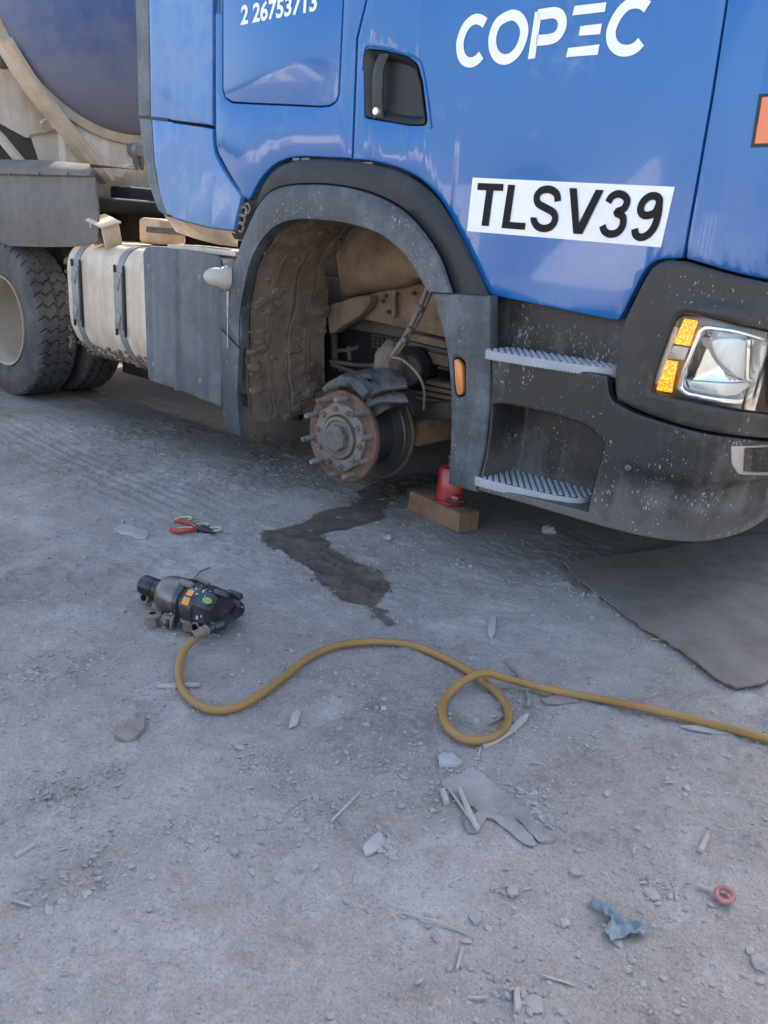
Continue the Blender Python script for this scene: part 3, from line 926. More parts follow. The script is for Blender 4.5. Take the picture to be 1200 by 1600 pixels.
# far half of the bumper, mirrored plan
far = [Vector((CA.p[i].x + CA.n[i].x * .08, 2 * CT - (CA.p[i].y + CA.n[i].y * .08))) for i in range(0, 400, 4) if CA.p[i].x > -1.9 and CA.p[i].y < 3.15]
MB().loft([[Vector((q.x, q.y, z)) for q in far] for z in (.32, .6, 1.2)]).loft([[Vector((q.x - .03, q.y - .03, z)) for q in far] for z in (.32, .6, 1.2)]).build('far_bumper', M['plastic'], T)

# wheel arch flare ------------------------------------------------------------------------------
N = 60
inner = resample(cr([(375, 545), (375, 500), (381, 455), (391, 412), (407, 380), (429, 356), (460, 345.5), (500, 346), (545, 352), (585, 364), (615, 384), (640, 411), (659, 444), (668, 456)], 6), N)
mid = resample(cr([(342, 470), (352, 440), (365, 415), (374, 388), (386, 358), (401, 325), (421, 301), (450, 290), (500, 288), (545, 293), (590, 306), (630, 328), (662, 360), (688, 400), (703, 440), (709, 458)], 6), N)
ring_rows = [
    [P(*q, 2.705) + Vector((0, .06, 0)) for q in inner],
    [P(*q, 2.705) + Vector((0, .012, .0)) for q in inner],
    [P(*q, 2.698) for q in [a.lerp(b, .06) for a, b in zip(inner, mid)]],
    [P(*q, 2.694) for q in [a.lerp(b, .3) for a, b in zip(inner, mid)]],
    [P(*q, 2.696) for q in [a.lerp(b, .62) for a, b in zip(inner, mid)]],
    [P(*q, 2.702) for q in [a.lerp(b, .86) for a, b in zip(inner, mid)]],
    [P(*q, 2.716) for q in [a.lerp(b, .97) for a, b in zip(inner, mid)]],
    [P(*q, 2.745) for q in mid],
    [P(*q, 2.80) for q in mid],
]
MB().loft(ring_rows).build('wheel_arch_flare', M['flare'], T)
mo = resample(cr([(389, 352), (401, 325), (421, 301), (450, 290), (500, 288), (545, 293), (590, 306), (630, 328), (662, 360), (688, 400), (703, 440), (709, 458)], 6), N)
ou = resample(cr([(402, 315), (407, 300), (416, 282), (432, 264), (460, 252), (505, 249), (550, 252.5), (595, 259), (640, 275), (680, 305), (705, 340), (730, 386), (752, 431), (766, 461)], 6), N)
rows = [[P(*(a.lerp(b, t)), y) for a, b in zip(mo, ou)] for t, y in ((-.05, 2.775), (.0, 2.748), (.06, 2.738), (.45, 2.735), (.85, 2.742), (.97, 2.752), (1.0, 2.768), (1.0, 2.82))]
MB().loft(rows).build('wheel_arch_trim', M['trim'], T)
# small clips seen in the gap above the arch
for x0, x1, y in ((458, 468, 249), (472, 484, 249), (565, 582, 256)):
    a = P(x0, y, 2.772); b = P(x1, y, 2.772)
    MB().box((a + b) / 2, ((b - a).length, .01, .012), bev=.002).build('fender_clip', M['rubber_grey'], T)
# fender pillar in front of the wheel, with amber marker
pil_out = [(669, 456)] + [(709, 459), (766, 462)] + cr([(766, 462), (766, 520), (766, 580), (764, 640), (757, 700), (748, 741), (744, 770)], 3)[1:] + [(718, 763), (699, 757)] + cr([(699, 757), (702, 700), (703, 650), (701, 600), (694, 545), (684, 500), (672, 462)], 3)[1:]
F702 = flat(2.702)
def pillar_off(s, z):
    x = s - 16
    return -.0
mp = [F702.at(q) for q in pil_out]
panel('fender_pillar', F702, pil_out, M['flare'], T, holes=[rc([(706, 560), (716, 558), (726, 566), (726, 618), (715, 622), (709, 612)], 4, 3)], off=0, th=.05, bev=.012, ds=.015, offz=lambda s, z: -.035 * max(0, (s - 16 + 1.835) / .09 - .35) ** 2 * .6 - .010 * max(0, min(1, (-1.88 - (s - 16)) / .10)) ** 2)
panel('side_marker', flat(2.705), rc([(709, 562), (715, 561), (722, 572), (723, 610), (721, 617), (714, 617), (711, 600)], 3, 3), M['marker'], T, th=.02, bev=.004)
# mud flap pieces behind the wheel
panel('rear_fender_end', flat(2.704), cr([(344, 462), (355, 437), (372, 440), (377, 470), (377, 505), (375, 542), (362, 530), (345, 511), (341, 490)], 2, True), M['flare'], T, th=.05, bev=.01)
panel('mud_flap', flat(2.712), [(345, 515), (360, 531), (374, 546), (371, 580), (370, 620), (373, 660), (376, 683), (362, 677), (352, 667), (347, 640), (346, 580)], M['flare'], T, th=.03, bev=.008)
# white lamp on the fender with a run of white drips below it
lo_ = P(345, 434, 2.69)
ld = Vector((-.55, -.80, .05)).normalized()
lamp = MB().lathe(lo_ - ld * .03, ld, [(-.02, .056), (.0, .060), (.012, .060), (.014, .054), (.03, .054), (.032, .049), (.055, .047), (.085, .040), (.105, .026), (.114, .01), (.115, 0)], 28).build('side_lamp', M['lampcream'], T)
dr = MB()
for x, y0, y1, w in ((355.5, 455, 545, .007), (357, 455, 500, .005)):
    a = P(x, y0, 2.6935); b = P(x + .5, y1, 2.7015)
    dr.loft([[a.lerp(b, t) + Vector((-w * (1 - .6 * t), -.0015, 0)), a.lerp(b, t) + Vector((w * (1 - .6 * t), -.0015, 0))] for t in np.linspace(0, 1, 8)])
dr.build('white_drip', M['tread_worn'], T)

# mud caked liner behind the missing wheel -------------------------------------------------------
prof = resample(cr([(-3.235, .30), (-3.265, .55), (-3.27, .80), (-3.225, 1.03), (-3.10, 1.22), (-2.93, 1.345), (-2.72, 1.40), (-2.45, 1.40), (-2.2, 1.32)], 8), 110)
rows = []
def y_end(i):                                           # inner edge, with the bite taken out below the top
    t = i / 109
    return 3.30 - .10 * math.exp(-((t - .42) / .05) ** 2) - (.10 * min(1, max(0, (t - .46) / .1)))
for i, q in enumerate(prof):
    a = prof[max(0, i - 1)]; b = prof[min(109, i + 1)]
    tn = (b - a).normalized(); nn = Vector((tn.y, 0, -tn.x))
    row = []
    for j in range(110):
        y = 2.762 + (y_end(i) - 2.762) * j / 109
        p = Vector((q[0], y, q[1])); pn = Vector((q[0], y * .22, q[1]))
        rib = .0035 * max(0, math.sin((y - 2.735) * 46 + .4 * math.sin(i * .06))) ** 3
        lump = noise.noise(pn * 7) * .005 + abs(noise.noise(pn * 19)) * .005 + max(0, noise.noise(pn * 6 + Vector((3, 8, 1))) - .15) * .06 * abs(noise.noise(pn * 34) + .4) + noise.noise(Vector((q[0], y * .35, q[1])) * 45) * .005
        crack = sum(-dp * max(0, 1 - abs(y - yc - .035 * noise.noise(Vector((yc * 9, 0, q[1] * 5))) - .010 * noise.noise(Vector((yc, 0, q[1] * 30)))) / wd) * (.4 + max(0, noise.noise(Vector((yc * 7, 3, q[1] * 4))) * 2)) for yc, dp, wd in ((3.05, .018, .010), (3.17, .010, .007), (2.90, .007, .007)))
        crack += .02 * max(0, noise.noise(pn * 13 + Vector((7, 1, 2))) - .28) * 2
        row.append(p + nn * (rib + lump + crack))
    rows.append(row)
lin = MB().loft(rows)
lin.loft([[p + Vector((-.03, 0, 0)) for p in (r[0], r[-1])] for r in rows])
liner = lin.build('wheel_liner', M['mud'], T, angle=70)
cb = MB()
for k in range(420):
    i = int(109 * random.random() ** 1.5); j = int(109 * random.random())
    if noise.noise(Vector((i * .07, j * .03, 2))) < -.02 and random.random() < .85: continue
    p = rows[i][j]; q = rows[min(109, i + 1)][j]
    tn = (q - p).normalized(); nn = Vector((tn.z, 0, -tn.x))
    r = .004 + .022 * random.random() ** 3
    w = Vector((0, 1, 0))
    ring = []
    for h, f in ((-.3, 1.15), (.25, 1.0), (.6, .55)):
        ring.append([p + nn * (r * h) + (tn * math.cos(a) * random.uniform(.7, 1.3) + w * math.sin(a) * random.uniform(1.2, 2.6)) * r * f for a in np.linspace(0, 2 * math.pi, 8)[:-1]])
    cb.loft(ring, close=True, capb=True)
o = cb.build('caked_mud', M['mud'], liner, smooth=False)
o['kind'] = 'stuff'

# inside of the arch ---------------------------------------------------------------------------
rows = []
low = resample(cr([(529, 452), (536, 464), (573, 459.5), (617, 453), (643, 446.5), (660, 440)], 4), 24)
top = resample(cr([(520, 380), (560, 352), (600, 345), (640, 350), (672, 380), (690, 420)], 4), 24)
for t, y in ((0, 3.44), (.02, 3.37), (.10, 3.32), (.25, 3.28), (.45, 3.27), (.65, 3.29), (.85, 3.33), (1, 3.38)):
    rows.append([P(*(a.lerp(b, t)), y) + Vector((0, .03 * abs(j / 23 - .5), 0)) for j, (a, b) in enumerate(zip(low, top))])
MB().loft(rows).build('engine_cover', M['mudbrown'], T)
F34 = flat(3.40)
panel('frame_plate', F34, [(560, 497), (570, 462), (640, 440), (676, 440), (720, 470), (760, 540), (690, 527), (640, 515)], M['mudbrown'], T, th=.05, bev=.008)
panel('support_arm', flat(3.33), cr([(512, 480), (530, 472), (556, 463), (577, 462), (576, 476), (568, 486), (556, 498), (534, 510), (514, 522)], 2, True), M['mudbrown'], T, th=.06, bev=.012)
panel('gusset', flat(3.36), [(606, 457), (617, 455), (616, 470), (617, 494), (613, 496), (611, 474), (606, 468)], M['mudbrown'], T, th=.02, bev=.002)
for x, y in ((604, 462), (598, 470), (607, 487), (648, 440), (646, 458)):
    MB().lathe(P(x, y, 3.385), (0, -1, 0), [(0, .012), (.012, .012), (.012, 0)], 6).build('bolt', M['chassis'], T)
mb = MB()
for i in range(9):
    mb.tube([P(583 + i * 7, 504, 3.50), P(583 + i * 7, 545, 3.50)], .0025, 5)
for i in range(7):
    mb.tube([P(580, 505 + i * 6, 3.497), P(650, 517 + i * 6, 3.497)], .0025, 5)
mb.build('radiator_mesh', M['chassis'], T)
for i, (ya, yb, yy) in enumerate(((520, 532, 3.36), (533, 541, 3.38), (543, 560, 3.35), (561, 566, 3.40))):
    panel('cross_rib', flat(yy), [(638, ya), (700, ya + 14), (700, yb + 14), (638, yb)], M['mudbrown'] if i != 1 else M['chassis'], T, th=.05, bev=.006)
for i in range(5):
    panel('spring_leaf', flat(3.30 + .008 * i), [(640 - i * 2, 588 + i * 9), (712, 603 + i * 9), (712, 609.5 + i * 9), (640 - i * 2, 594.5 + i * 9)], M['mudbrown'], T, th=.08, bev=.003)
panel('spring_seat', flat(3.24), [(650, 632), (712, 626), (712, 655), (650, 655)], M['chassis'], T, th=.12, bev=.006)
mb = MB()
c0 = P(640, 674, 3.12); c1 = P(730, 676, 3.28)
mb.box((HUB.x + .12, 3.95, .345), (.15, 1.62, .13), bev=.015)
mb.build('axle_beam', M['mudbrown'], T)
for (xa, ya, xb, yb, r, d) in ((522, 520, 524, 575, .020, 3.45), (545, 542, 547, 562, .014, 3.42), (527, 548, 560, 543, .011, 3.42), (516, 565, 600, 572, .012, 3.40), (518, 570, 596, 590, .010, 3.38), (530, 578, 600, 584, .009, 3.40)):
    MB().tube([P(xa, ya, d), P((xa + xb) / 2, (ya + yb) / 2 + 2, d - .01), P(xb, yb, d)], r, 10).build('air_pipe', M['chassis'], T)
MB().lathe(P(660, 575, 3.42), (.2, -1, .1), [(0, .10), (.06, .11), (.14, .11), (.16, .09), (.165, 0)], 24).build('air_bellow', M['dark'], T)
# brake chamber caked in dry mud
bc = P(612, 566, 3.10)
bm = bmesh.new()
bmesh.ops.create_icosphere(bm, subdivisions=5, radius=1)
for v in bm.verts:
    p = v.co.copy()
    n_ = noise.noise(p * 2.2) * .10 + abs(noise.noise(p * 7)) * .10 + noise.noise(p * 18) * .06
    f = 1 + n_
    v.co = bc + Vector((p.x * .075 * f * (1 + .45 * max(0, -p.z)), p.y * .09 * f, p.z * .105 * f))
bm.verts.index_update()
mesh_obj('brake_chamber', [v.co.copy() for v in bm.verts], [tuple(v.index for v in f.verts) for f in bm.faces], M['clay'], T, angle=80)
bm.free()
MB().lathe(P(634, 578, 3.16), (.55, -.75, .1), [(-.05, .075), (.0, .085), (.02, .085), (.025, .078), (.05, .075), (.055, 0)], 28).build('chamber_housing', M['chassis'], T)
# brake line, hose with fittings, sensor cable
line = cr([tuple(P(668, 450, 2.98)), tuple(P(657, 478, 2.99)), tuple(P(645, 503, 3.0)), tuple(P(630, 530, 3.01)), tuple(P(612, 556, 3.02))], 6)
MB().tube(line, .0115, 10).build('brake_hose', M['hosegrey'], T)
line2 = [Vector(p) + Vector((.016, .012, .004)) for p in line]
MB().tube(line2, .010, 10).build('brake_hose', M['hosegrey'], T)
for x, y, r in ((656, 481, .02), (640, 516, .017), (632, 531, .016)):
    a = P(x, y, 2.985)
    dvec = (P(x - 6, y + 11, 2.985) - a).normalized()
    MB().lathe(a - dvec * .014, dvec, [(0, r * .8), (.004, r), (.024, r), (.028, r * .8)], 8, capa=True, capb=True).build('hose_fitting', M['nut'], T)
MB().tube(cr([tuple(P(612, 558, 3.0)), tuple(P(628, 562, 2.98)), tuple(P(645, 576, 2.97)), tuple(P(657, 592, 2.96)), tuple(P(663, 612, 2.97)), tuple(P(662, 640, 3.0))], 6), .0065, 8).build('sensor_cable', M['hosegrey'], T)

# hub, disc, caliper cover ------------------------------------------------------------------------
hub = MB()
hx, hz = HUB.x, HUB.z
Ro = .222
def ring_pts(y, r, seg=80):
    return [Vector((hx + r * math.cos(a), y, hz + r * math.sin(a))) for a in np.linspace(0, 2 * math.pi, seg, endpoint=False)]
fl_rows = [ring_pts(y, r) for y, r in ((2.99, .12), (2.93, .15), (2.90, .165), (2.855, .175), (2.832, Ro - .03), (2.830, Ro - .004), (2.826, Ro), (2.808, Ro), (2.803, Ro - .004), (2.802, .168), (2.802, .10))]
hub = MB().loft(fl_rows, close=True).build('wheel_hub', M['rust'], T)
# machined grey inner star
seg = 160
def star(a): return .160 + .006 * (1 if math.cos(10 * a + .3) > .25 else (-.2 if math.cos(10 * a + .3) < -.3 else .4))
def srow(y, f): return [Vector((hx + f(a) * math.cos(a), y, hz + f(a) * math.sin(a))) for a in np.linspace(0, 2 * math.pi, seg, endpoint=False)]
MB().loft([srow(2.803, lambda a: star(a)), srow(2.787, lambda a: star(a) - .002), srow(2.784, lambda a: star(a) - .006), srow(2.784, lambda a: .112), srow(2.79, lambda a: .106), srow(2.80, lambda a: .104), srow(2.80, lambda a: .05)], close=True).build('hub_cover', M['iron'], hub)
# raised inner ring and the octagonal cap with its embossed mark
MB().loft([ring_pts(y, r) for y, r in ((2.80, .104), (2.775, .100), (2.772, .096), (2.772, .085), (2.781, .078), (2.781, .0))], close=True).build('hub_ring', M['iron'], hub)
oct_ = MB().lathe((hx, 2.782, hz), (0, -1, 0), [(0, .067), (.030, .065), (.035, .058), (.035, .0)], 8, phase=.3)
oct_.build('hub_cap', M['iron'], hub, angle=25)
em = cr([(.018, .026), (-.012, .026), (-.016, .006), (.006, .008), (.018, -.006), (.012, -.024), (-.012, -.026)], 4)
eb = MB().tube([Vector((hx + a, 2.747, hz + b)) for a, b in em], .0035, 6)
eb.tube([Vector((hx + .038 * math.cos(a), 2.747, hz + .038 * math.sin(a))) for a in np.linspace(0, 2 * math.pi, 33)], .002, 6)
eb.build('cap_emblem', M['iron'], hub)
stud_bm = MB()
for k in range(10):
    a = math.radians(12 + 36 * k)
    c = Vector((hx + .190 * math.cos(a), 2.802, hz + .190 * math.sin(a)))
    ln = .074
    s_ = MB().lathe(c, (0, -1, 0), [(0, .015), (.006, .015), (.008, .0125), (ln - .004, .0122), (ln, .0095), (ln, 0)], 14)
    for j in range(9):                               # thread ridges
        s_.lathe(c + Vector((0, -.014 - j * .006, 0)), (0, -1, 0), [(0, .0125), (.002, .0137), (.004, .0125)], 14)
    so = s_.build('wheel_stud', M['stud'], hub)
    MB().lathe(c + Vector((0, -ln, 0)), (0, -1, 0), [(-.012, .0128), (.003, .0126), (.0035, .010), (.0035, 0)], 12).build('stud_tip', M['rust'], so) if k % 2 else None
for k in range(10):
    a = math.radians(30 + 36 * k)
    c = Vector((hx + .140 * math.cos(a), 2.785, hz + .140 * math.sin(a)))
    b_ = MB().lathe(c, (0, -1, 0), [(0, .017), (.003, .017), (.003, .0125), (.018, .0125), (.020, .011), (.020, .0065), (.010, .0055), (.010, 0)], 12).build('hub_bolt', M['iron'], hub)
# brake disc: two rubbing plates with vanes between, hat towards the hub
dx = hx
def dring(y, r): return [Vector((dx + r * math.cos(a), y, hz + r * math.sin(a))) for a in np.linspace(0, 2 * math.pi, 96, endpoint=False)]
disc = MB().loft([dring(y, r) for y, r in ((2.86, .165), (3.00, .165), (3.004, .18), (3.004, .222), (3.007, .225))], close=True).build('brake_disc', M['disc'], T)
mb = MB().loft([dring(y, r) for y, r in ((3.007, .225), (3.018, .225), (3.018, .208), (3.030, .208), (3.030, .225), (3.044, .225), (3.044, .15))], close=True)
for k in range(60):
    a = 2 * math.pi * k / 60
    mb.box((dx + .214 * math.cos(a), 3.024, hz + .214 * math.sin(a)), (.012, .014, .003), Matrix.Rotation(-a, 3, 'Y'))
mb.build('disc_rim', M['discedge'], disc)
MB().loft([dring(y, r) for y, r in ((3.072, .14), (3.072, .226), (3.062, .238), (3.050, .238), (3.048, .236), (3.056, .228), (3.060, .14))], close=True).build('dust_shield', M['iron'], T)
# knuckle
MB().lathe((hx, 2.98, hz), (0, 1, 0), [(0, .12), (.10, .11), (.14, .08), (.25, .07)], 20).build('steering_knuckle', M['chassis'], T)
# folded rubber flaps lying over the caliper
def cloth_strip(name, path_outer, path_inner, n=24, m=10, amp=.008, matl=None, sd=0):
    a = resample(path_outer, n); b = resample(path_inner, n)
    rows = []
    for j in range(m):
        t = j / (m - 1)
        rows.append([p.lerp(q, t) + Vector((0, -1, .6)) * (math.sin(t * math.pi) * .018 + amp * noise.noise(Vector((i * .35, t * 4, sd))) + amp * .5 * noise.noise(Vector((i * .9, t * 9, sd + 3)))) for i, (p, q) in enumerate(zip(a, b))])
    back = [[v + Vector((.002, .010, -.008)) for v in r] for r in rows]
    mb = MB().loft(rows).loft(back)
    for r0, r1 in ((rows[0], back[0]), (rows[-1], back[-1]), ([r[0] for r in rows], [r[0] for r in back]), ([r[-1] for r in rows], [r[-1] for r in back])):
        mb.loft([r0, r1])
    return mb.build(name, matl or M['flap'], T, angle=30)
def arcp(r, a0, a1, y, n=14, e=1.0):
    return [Vector((hx + r * math.cos(a), y, hz + r * math.sin(a) * e)) for a in np.linspace(math.radians(a0), math.radians(a1), n)]
mb = MB()
rowsq = []
for y, r in ((2.86, .150), (2.865, .262), (2.885, .282), (2.95, .288), (3.04, .286), (3.07, .26), (3.07, .15)):
    rowsq.append(arcp(r, 38, 132, y, 20))
MB().loft(rowsq).build('brake_caliper', M['chassis'], T)
cloth_strip('rubber_flap', [P(*q, 2.83) for q in [(510, 606), (522, 594), (540, 583), (566, 588), (590, 607)]], [P(*q, 2.78) for q in [(505, 612), (528, 602), (548, 602), (566, 622), (566, 622)]], sd=1, amp=.010)
cloth_strip('rubber_flap', [P(*q, 2.97) for q in [(520, 598), (545, 583), (575, 576), (612, 575), (640, 592)]], [P(*q, 2.82) for q in [(522, 598), (545, 588), (580, 590), (598, 608), (636, 600)]], sd=2, amp=.006)
cloth_strip('rubber_flap', [P(*q, 2.95) for q in [(566, 588), (590, 582), (615, 582), (638, 596)]], [P(*q, 2.80) for q in [(560, 612), (572, 620), (600, 609), (636, 604)]], sd=5, amp=.006)
cloth_strip('rubber_flap', [P(*q, 2.90) for q in [(577, 618), (600, 606), (622, 604), (637, 612)]], [P(*q, 2.82) for q in [(574, 636), (592, 628), (612, 628), (638, 628)]], sd=8, amp=.007)
cloth_strip('rubber_flap', [P(*q, 2.98) for q in [(632, 606), (644, 612), (652, 630), (658, 655)]], [P(*q, 2.90) for q in [(628, 612), (636, 624), (645, 645), (656, 660)]], sd=9, amp=.005)

# step module and bumper -----------------------------------------------------------------------
panel('step_recess_panel', flat(2.84), [(744, 430), (985, 482), (990, 605), (752, 575)], M['plastic'], T, th=.02, bev=.002)
hole = cr([(771, 632), (790, 632), (830, 640), (870, 650), (905, 661), (930, 676), (944, 691)], 3) + cr([(943, 700), (934, 735), (925, 770), (918, 800)], 2) + [(860, 785), (800, 770), (752, 757)] + cr([(753, 748), (762, 715), (768, 680), (770, 650)], 2)
bump_out = cr([(768, 556), (800, 561), (860, 571), (930, 583), (948, 588)], 2) + cr([(950, 598), (951, 612), (958, 626), (975, 637), (1000, 648), (1050, 664), (1100, 677), (1150, 684), (1200, 690), (1260, 694)], 3) + [('s', CA.s[-1], .74), ('s', CA.s[-1], .30)] + [(1260, 780)] + cr([(1230, 797), (1200, 812), (1180, 825), (1155, 836), (1130, 843), (1105, 847), (1080, 848), (1040, 845), (1000, 838), (960, 828)], 2) + [(915, 815.5), (830, 790), (746, 766)] + cr([(747, 762), (752, 742), (760, 702), (766, 640), (768, 585)], 2)
def bump_groove(s, z):
    f = max(0, min(1, (s - CA.sx(-1.17)) / .12))
    g = 0
    if f > 0:
        e = .565 - .02 * f
        g = -.022 * f * (1 / (1 + math.exp(-(e - z) / .006))) * (1 - (1 / (1 + math.exp(-(e - .085 - z) / .010))) * .75)
    return g
panel('bumper', CA, bump_out, M['plastic'], T, holes=[hole], th=.035, bev=.007, ds=.02, dz=.012, offz=bump_groove)
h3 = [CA.at(q) for q in hole]
hs_c = sum(q[0] for q in h3) / len(h3); hz_c = sum(q[1] for q in h3) / len(h3)
rows = []
for o, sc in ((-.004, 1.0), (-.03, .99), (-.10, .96), (-.20, .92), (-.21, .88)):
    rows.append([CA.pos(hs_c + (s - hs_c) * sc, hz_c + (z - hz_c) * (1 if z < hz_c else sc), o) for s, z in h3])
rb = MB().loft(rows, close=True)
rb.f.append(tuple(len(rb.v) - len(h3) + i for i in range(len(h3))))
rb.build('step_recess', M['plastic'], T, angle=50)
def tread(name, x0, x1, yf0, yf1, yb, z, th, mb_bumps=True):
    base = [(x0, yf0 + .035), (x0 + .04, yf0), ((x0 + x1) / 2, (yf0 + yf1) / 2 - .004), (x1 - .10, yf1), (x1 - .02, yf1 + .04), (x1, yf1 + .10), (x1 - .03, yb - .04), (x1 - .10, yb), (x0 + .08, yb), (x0 + .01, yb - .05)]
    lp = resample(cr(base + base[:1], 5), 201)[:-1]
    n = len(lp)
    def ringz(dz, ins, teeth=0):
        q = poly_inset([tuple(p) for p in lp], ins)
        return [Vector((a, b, z + dz - (teeth * (j % 2)))) for j, (a, b) in enumerate(q)]
    mb = MB().loft([ringz(-.004, .016), ringz(-.004, .008), ringz(.0, .006), ringz(-.001, .002), ringz(-.005, 0), ringz(-th, .001), ringz(-th, .001, .005), ringz(-th - .002, .02)], close=True, capa=True, capb=True)
    top = MB()
    row = 0
    yy = min(yf0, yf1) + .022
    while yy < yb - .012:
        xx = x0 + .02 + (.015 if row % 2 else 0)
        while xx < x1 - .015:
            # keep inside the outline
            inside = False
            for i in range(n):
                a = lp[i]; b = lp[(i + 1) % n]
                if (a.y > yy) != (b.y > yy) and xx < (b.x - a.x) * (yy - a.y) / (b.y - a.y) + a.x:
                    inside = not inside
            if inside and min((p - Vector((xx, yy))).length for p in lp) > .014:
                a_, b_ = .0115, .0085
                v = []
                for (k, h) in ((1.0, -.005), (.72, .004), (.45, .0045)):
                    v.append([Vector((xx + a_ * k * math.cos(t), yy + b_ * k * math.sin(t), z + h)) for t in np.linspace(0, 2 * math.pi, 6, endpoint=False)])
                top.loft(v, close=True, capb=True)
            xx += .030
        yy += .020
        row += 1
    o = mb.build(name, M['tread_worn'], T)
    MB().loft([ringz(-.0035, .0075), ringz(-.0034, .009)], close=True, capb=True).build('tread_floor', M['tread'], o)
    top.build('grip_studs', M['tread_worn'], o)
    return o
tread('step_tread', -1.792, -1.262, 2.662, 2.705, 2.90, .880, .030)
tread('step_tread', -1.80, -1.335, 2.690, 2.735, 2.965, .372, .034)
# towing eye plug
tp = CA.pos(*CA.hit(983, 730), 0)
MB().lathe(tp + Vector((0, .02, 0)), (0.05, -1, 0), [(0, .026), (.022, .026), (.026, .023), (.026, .015), (.022, .0145), (.022, .012), (.022, 0)], 20).build('tow_plug', M['dark'], T)
MB().lathe(tp + Vector((0, 0, 0)), (0.05, -1, 0), [(0, .012), (.013, .012), (.015, .009), (.015, 0)], 12).build('plug_stub', M['skirt'], T)

# headlight surround and lamps
sur_out = cr([(1068, 408), (1040, 408.5), (1019, 418), (1004, 440), (990, 468), (972, 508), (964, 545), (960, 585), (960, 612), (964, 626)], 3) + cr([(980, 634), (1010, 647), (1075, 668), (1140, 680), (1200, 686), (1260, 690)], 3) + [('s', CA.s[-1], .76), ('s', CA.s[-1], 1.20), (1260, 452)] + cr([(1200, 441), (1150, 430), (1100, 417), (1075, 410)], 2)
hl_out = rc([(1015, 611), (1031, 562), (1056, 497), (1068, 490), (1100, 495), (1200, 517), (1275, 536), (1272, 660), (1200, 648), (1120, 636), (1060, 624)], 8, 4)
panel('headlight_surround', CA, sur_out, M['surround'], T, holes=[hl_out], off=.012, th=.06, bev=.014, ds=.02, dz=.014, offz=lambda s, z: -.014 / (1 + math.exp(-(z - 1.135) / .006)) * max(0, min(1, (s - CA.sx(-1.12)) / .08)))
hb = panel('headlight', CA, [(1005, 625), (1025, 555), (1056, 485), (1200, 505), (1285, 526), (1285, 670), (1200, 660)], M['lamp_housing'], T, off=-.075, th=.02, bev=.002, ds=.02)
def amber_seg(pix, matl, nm):
    panel(nm, CA, rc(pix, 2, 2), matl, hb, off=-.014, th=.02, bev=.003, ds=.012)
amber_seg([(1069, 498), (1091, 502), (1085, 520), (1078, 541), (1052, 537), (1060, 518)], M['amber'], 'turn_signal')
amber_seg([(1051, 540), (1077, 544), (1069, 563), (1041, 560)], M['clear_signal'], 'signal_reflector')
amber_seg([(1041, 563), (1060, 566), (1054, 588), (1050, 614), (1025, 610), (1031, 588)], M['amber'], 'turn_signal')
amber_seg([(1051, 508), (1060, 512), (1034, 590), (1024, 602), (1022, 596)], M['clear_signal'], 'signal_reflector')
bez_o = rc([(1056, 610), (1064, 580), (1091, 514), (1102, 508), (1150, 515), (1200, 529), (1262, 545), (1262, 590), (1200, 610), (1165, 633), (1120, 630), (1070, 620)], 7, 4)
bez_i = rc([(1066, 605), (1072, 580), (1097, 520), (1106, 516), (1150, 522), (1200, 536), (1252, 552), (1252, 582), (1196, 600), (1160, 624), (1122, 622), (1075, 613)], 7, 4)
panel('headlight_bezel', CA, bez_o, M['chrome'], hb, holes=[bez_i], off=-.012, th=.025, bev=.004, ds=.02)
bi = [CA.at(q) for q in bez_i]
cs_ = sum(q[0] for q in bi) / len(bi); cz2 = sum(q[1] for q in bi) / len(bi)
rows = [[CA.pos(cs_ + (s - cs_) * sc, cz2 + (z - cz2) * sc - dzz, o) for s, z in bi] for o, sc, dzz in ((-.02, 1.0, 0), (-.035, .93, 0), (-.05, .8, .0), (-.064, .6, -.004), (-.072, .3, -.01), (-.074, .02, -.01))]
MB().loft(rows, close=True).build('reflector_bowl', M['chrome'], hb, angle=20)
panel('reflector_lens', CA, cr([(1112, 532), (1135, 528), (1165, 532), (1168, 560), (1166, 592), (1145, 586), (1125, 570), (1113, 550)], 3, True), M['satin'], hb, off=-.030, th=.03, bev=.006, ds=.02)
panel('reflector_post', CA, [(1168, 530), (1176, 532), (1174, 588), (1186, 600), (1164, 594)], M['chrome'], hb, off=-.022, th=.03, bev=.004)
panel('reflector_lens', CA, cr([(1190, 540), (1215, 546), (1240, 556), (1240, 580), (1200, 588), (1188, 575)], 3, True), M['satin'], hb, off=-.030, th=.03, bev=.006, ds=.02)
panel('reflector_shelf', CA, [(1078, 594), (1168, 598), (1180, 605), (1160, 618), (1122, 617), (1078, 608)], M['satin'], hb, off=-.034, th=.02, bev=.003, ds=.02)
panel('side_reflector', CA, [(1168, 634), (1198, 614), (1262, 596), (1262, 642), (1200, 642)], M['amber_dull'], hb, off=-.014, th=.02, bev=.003, ds=.02)
panel('lamp_cover', CA, [(1018, 609.5), (1033, 563), (1058, 499), (1069, 493), (1100, 497), (1200, 519.5), (1272, 538), (1269, 657), (1200, 645), (1120, 633.5), (1062, 622)], M['cover'], hb, off=.004, th=.004, bev=.001, ds=.02)
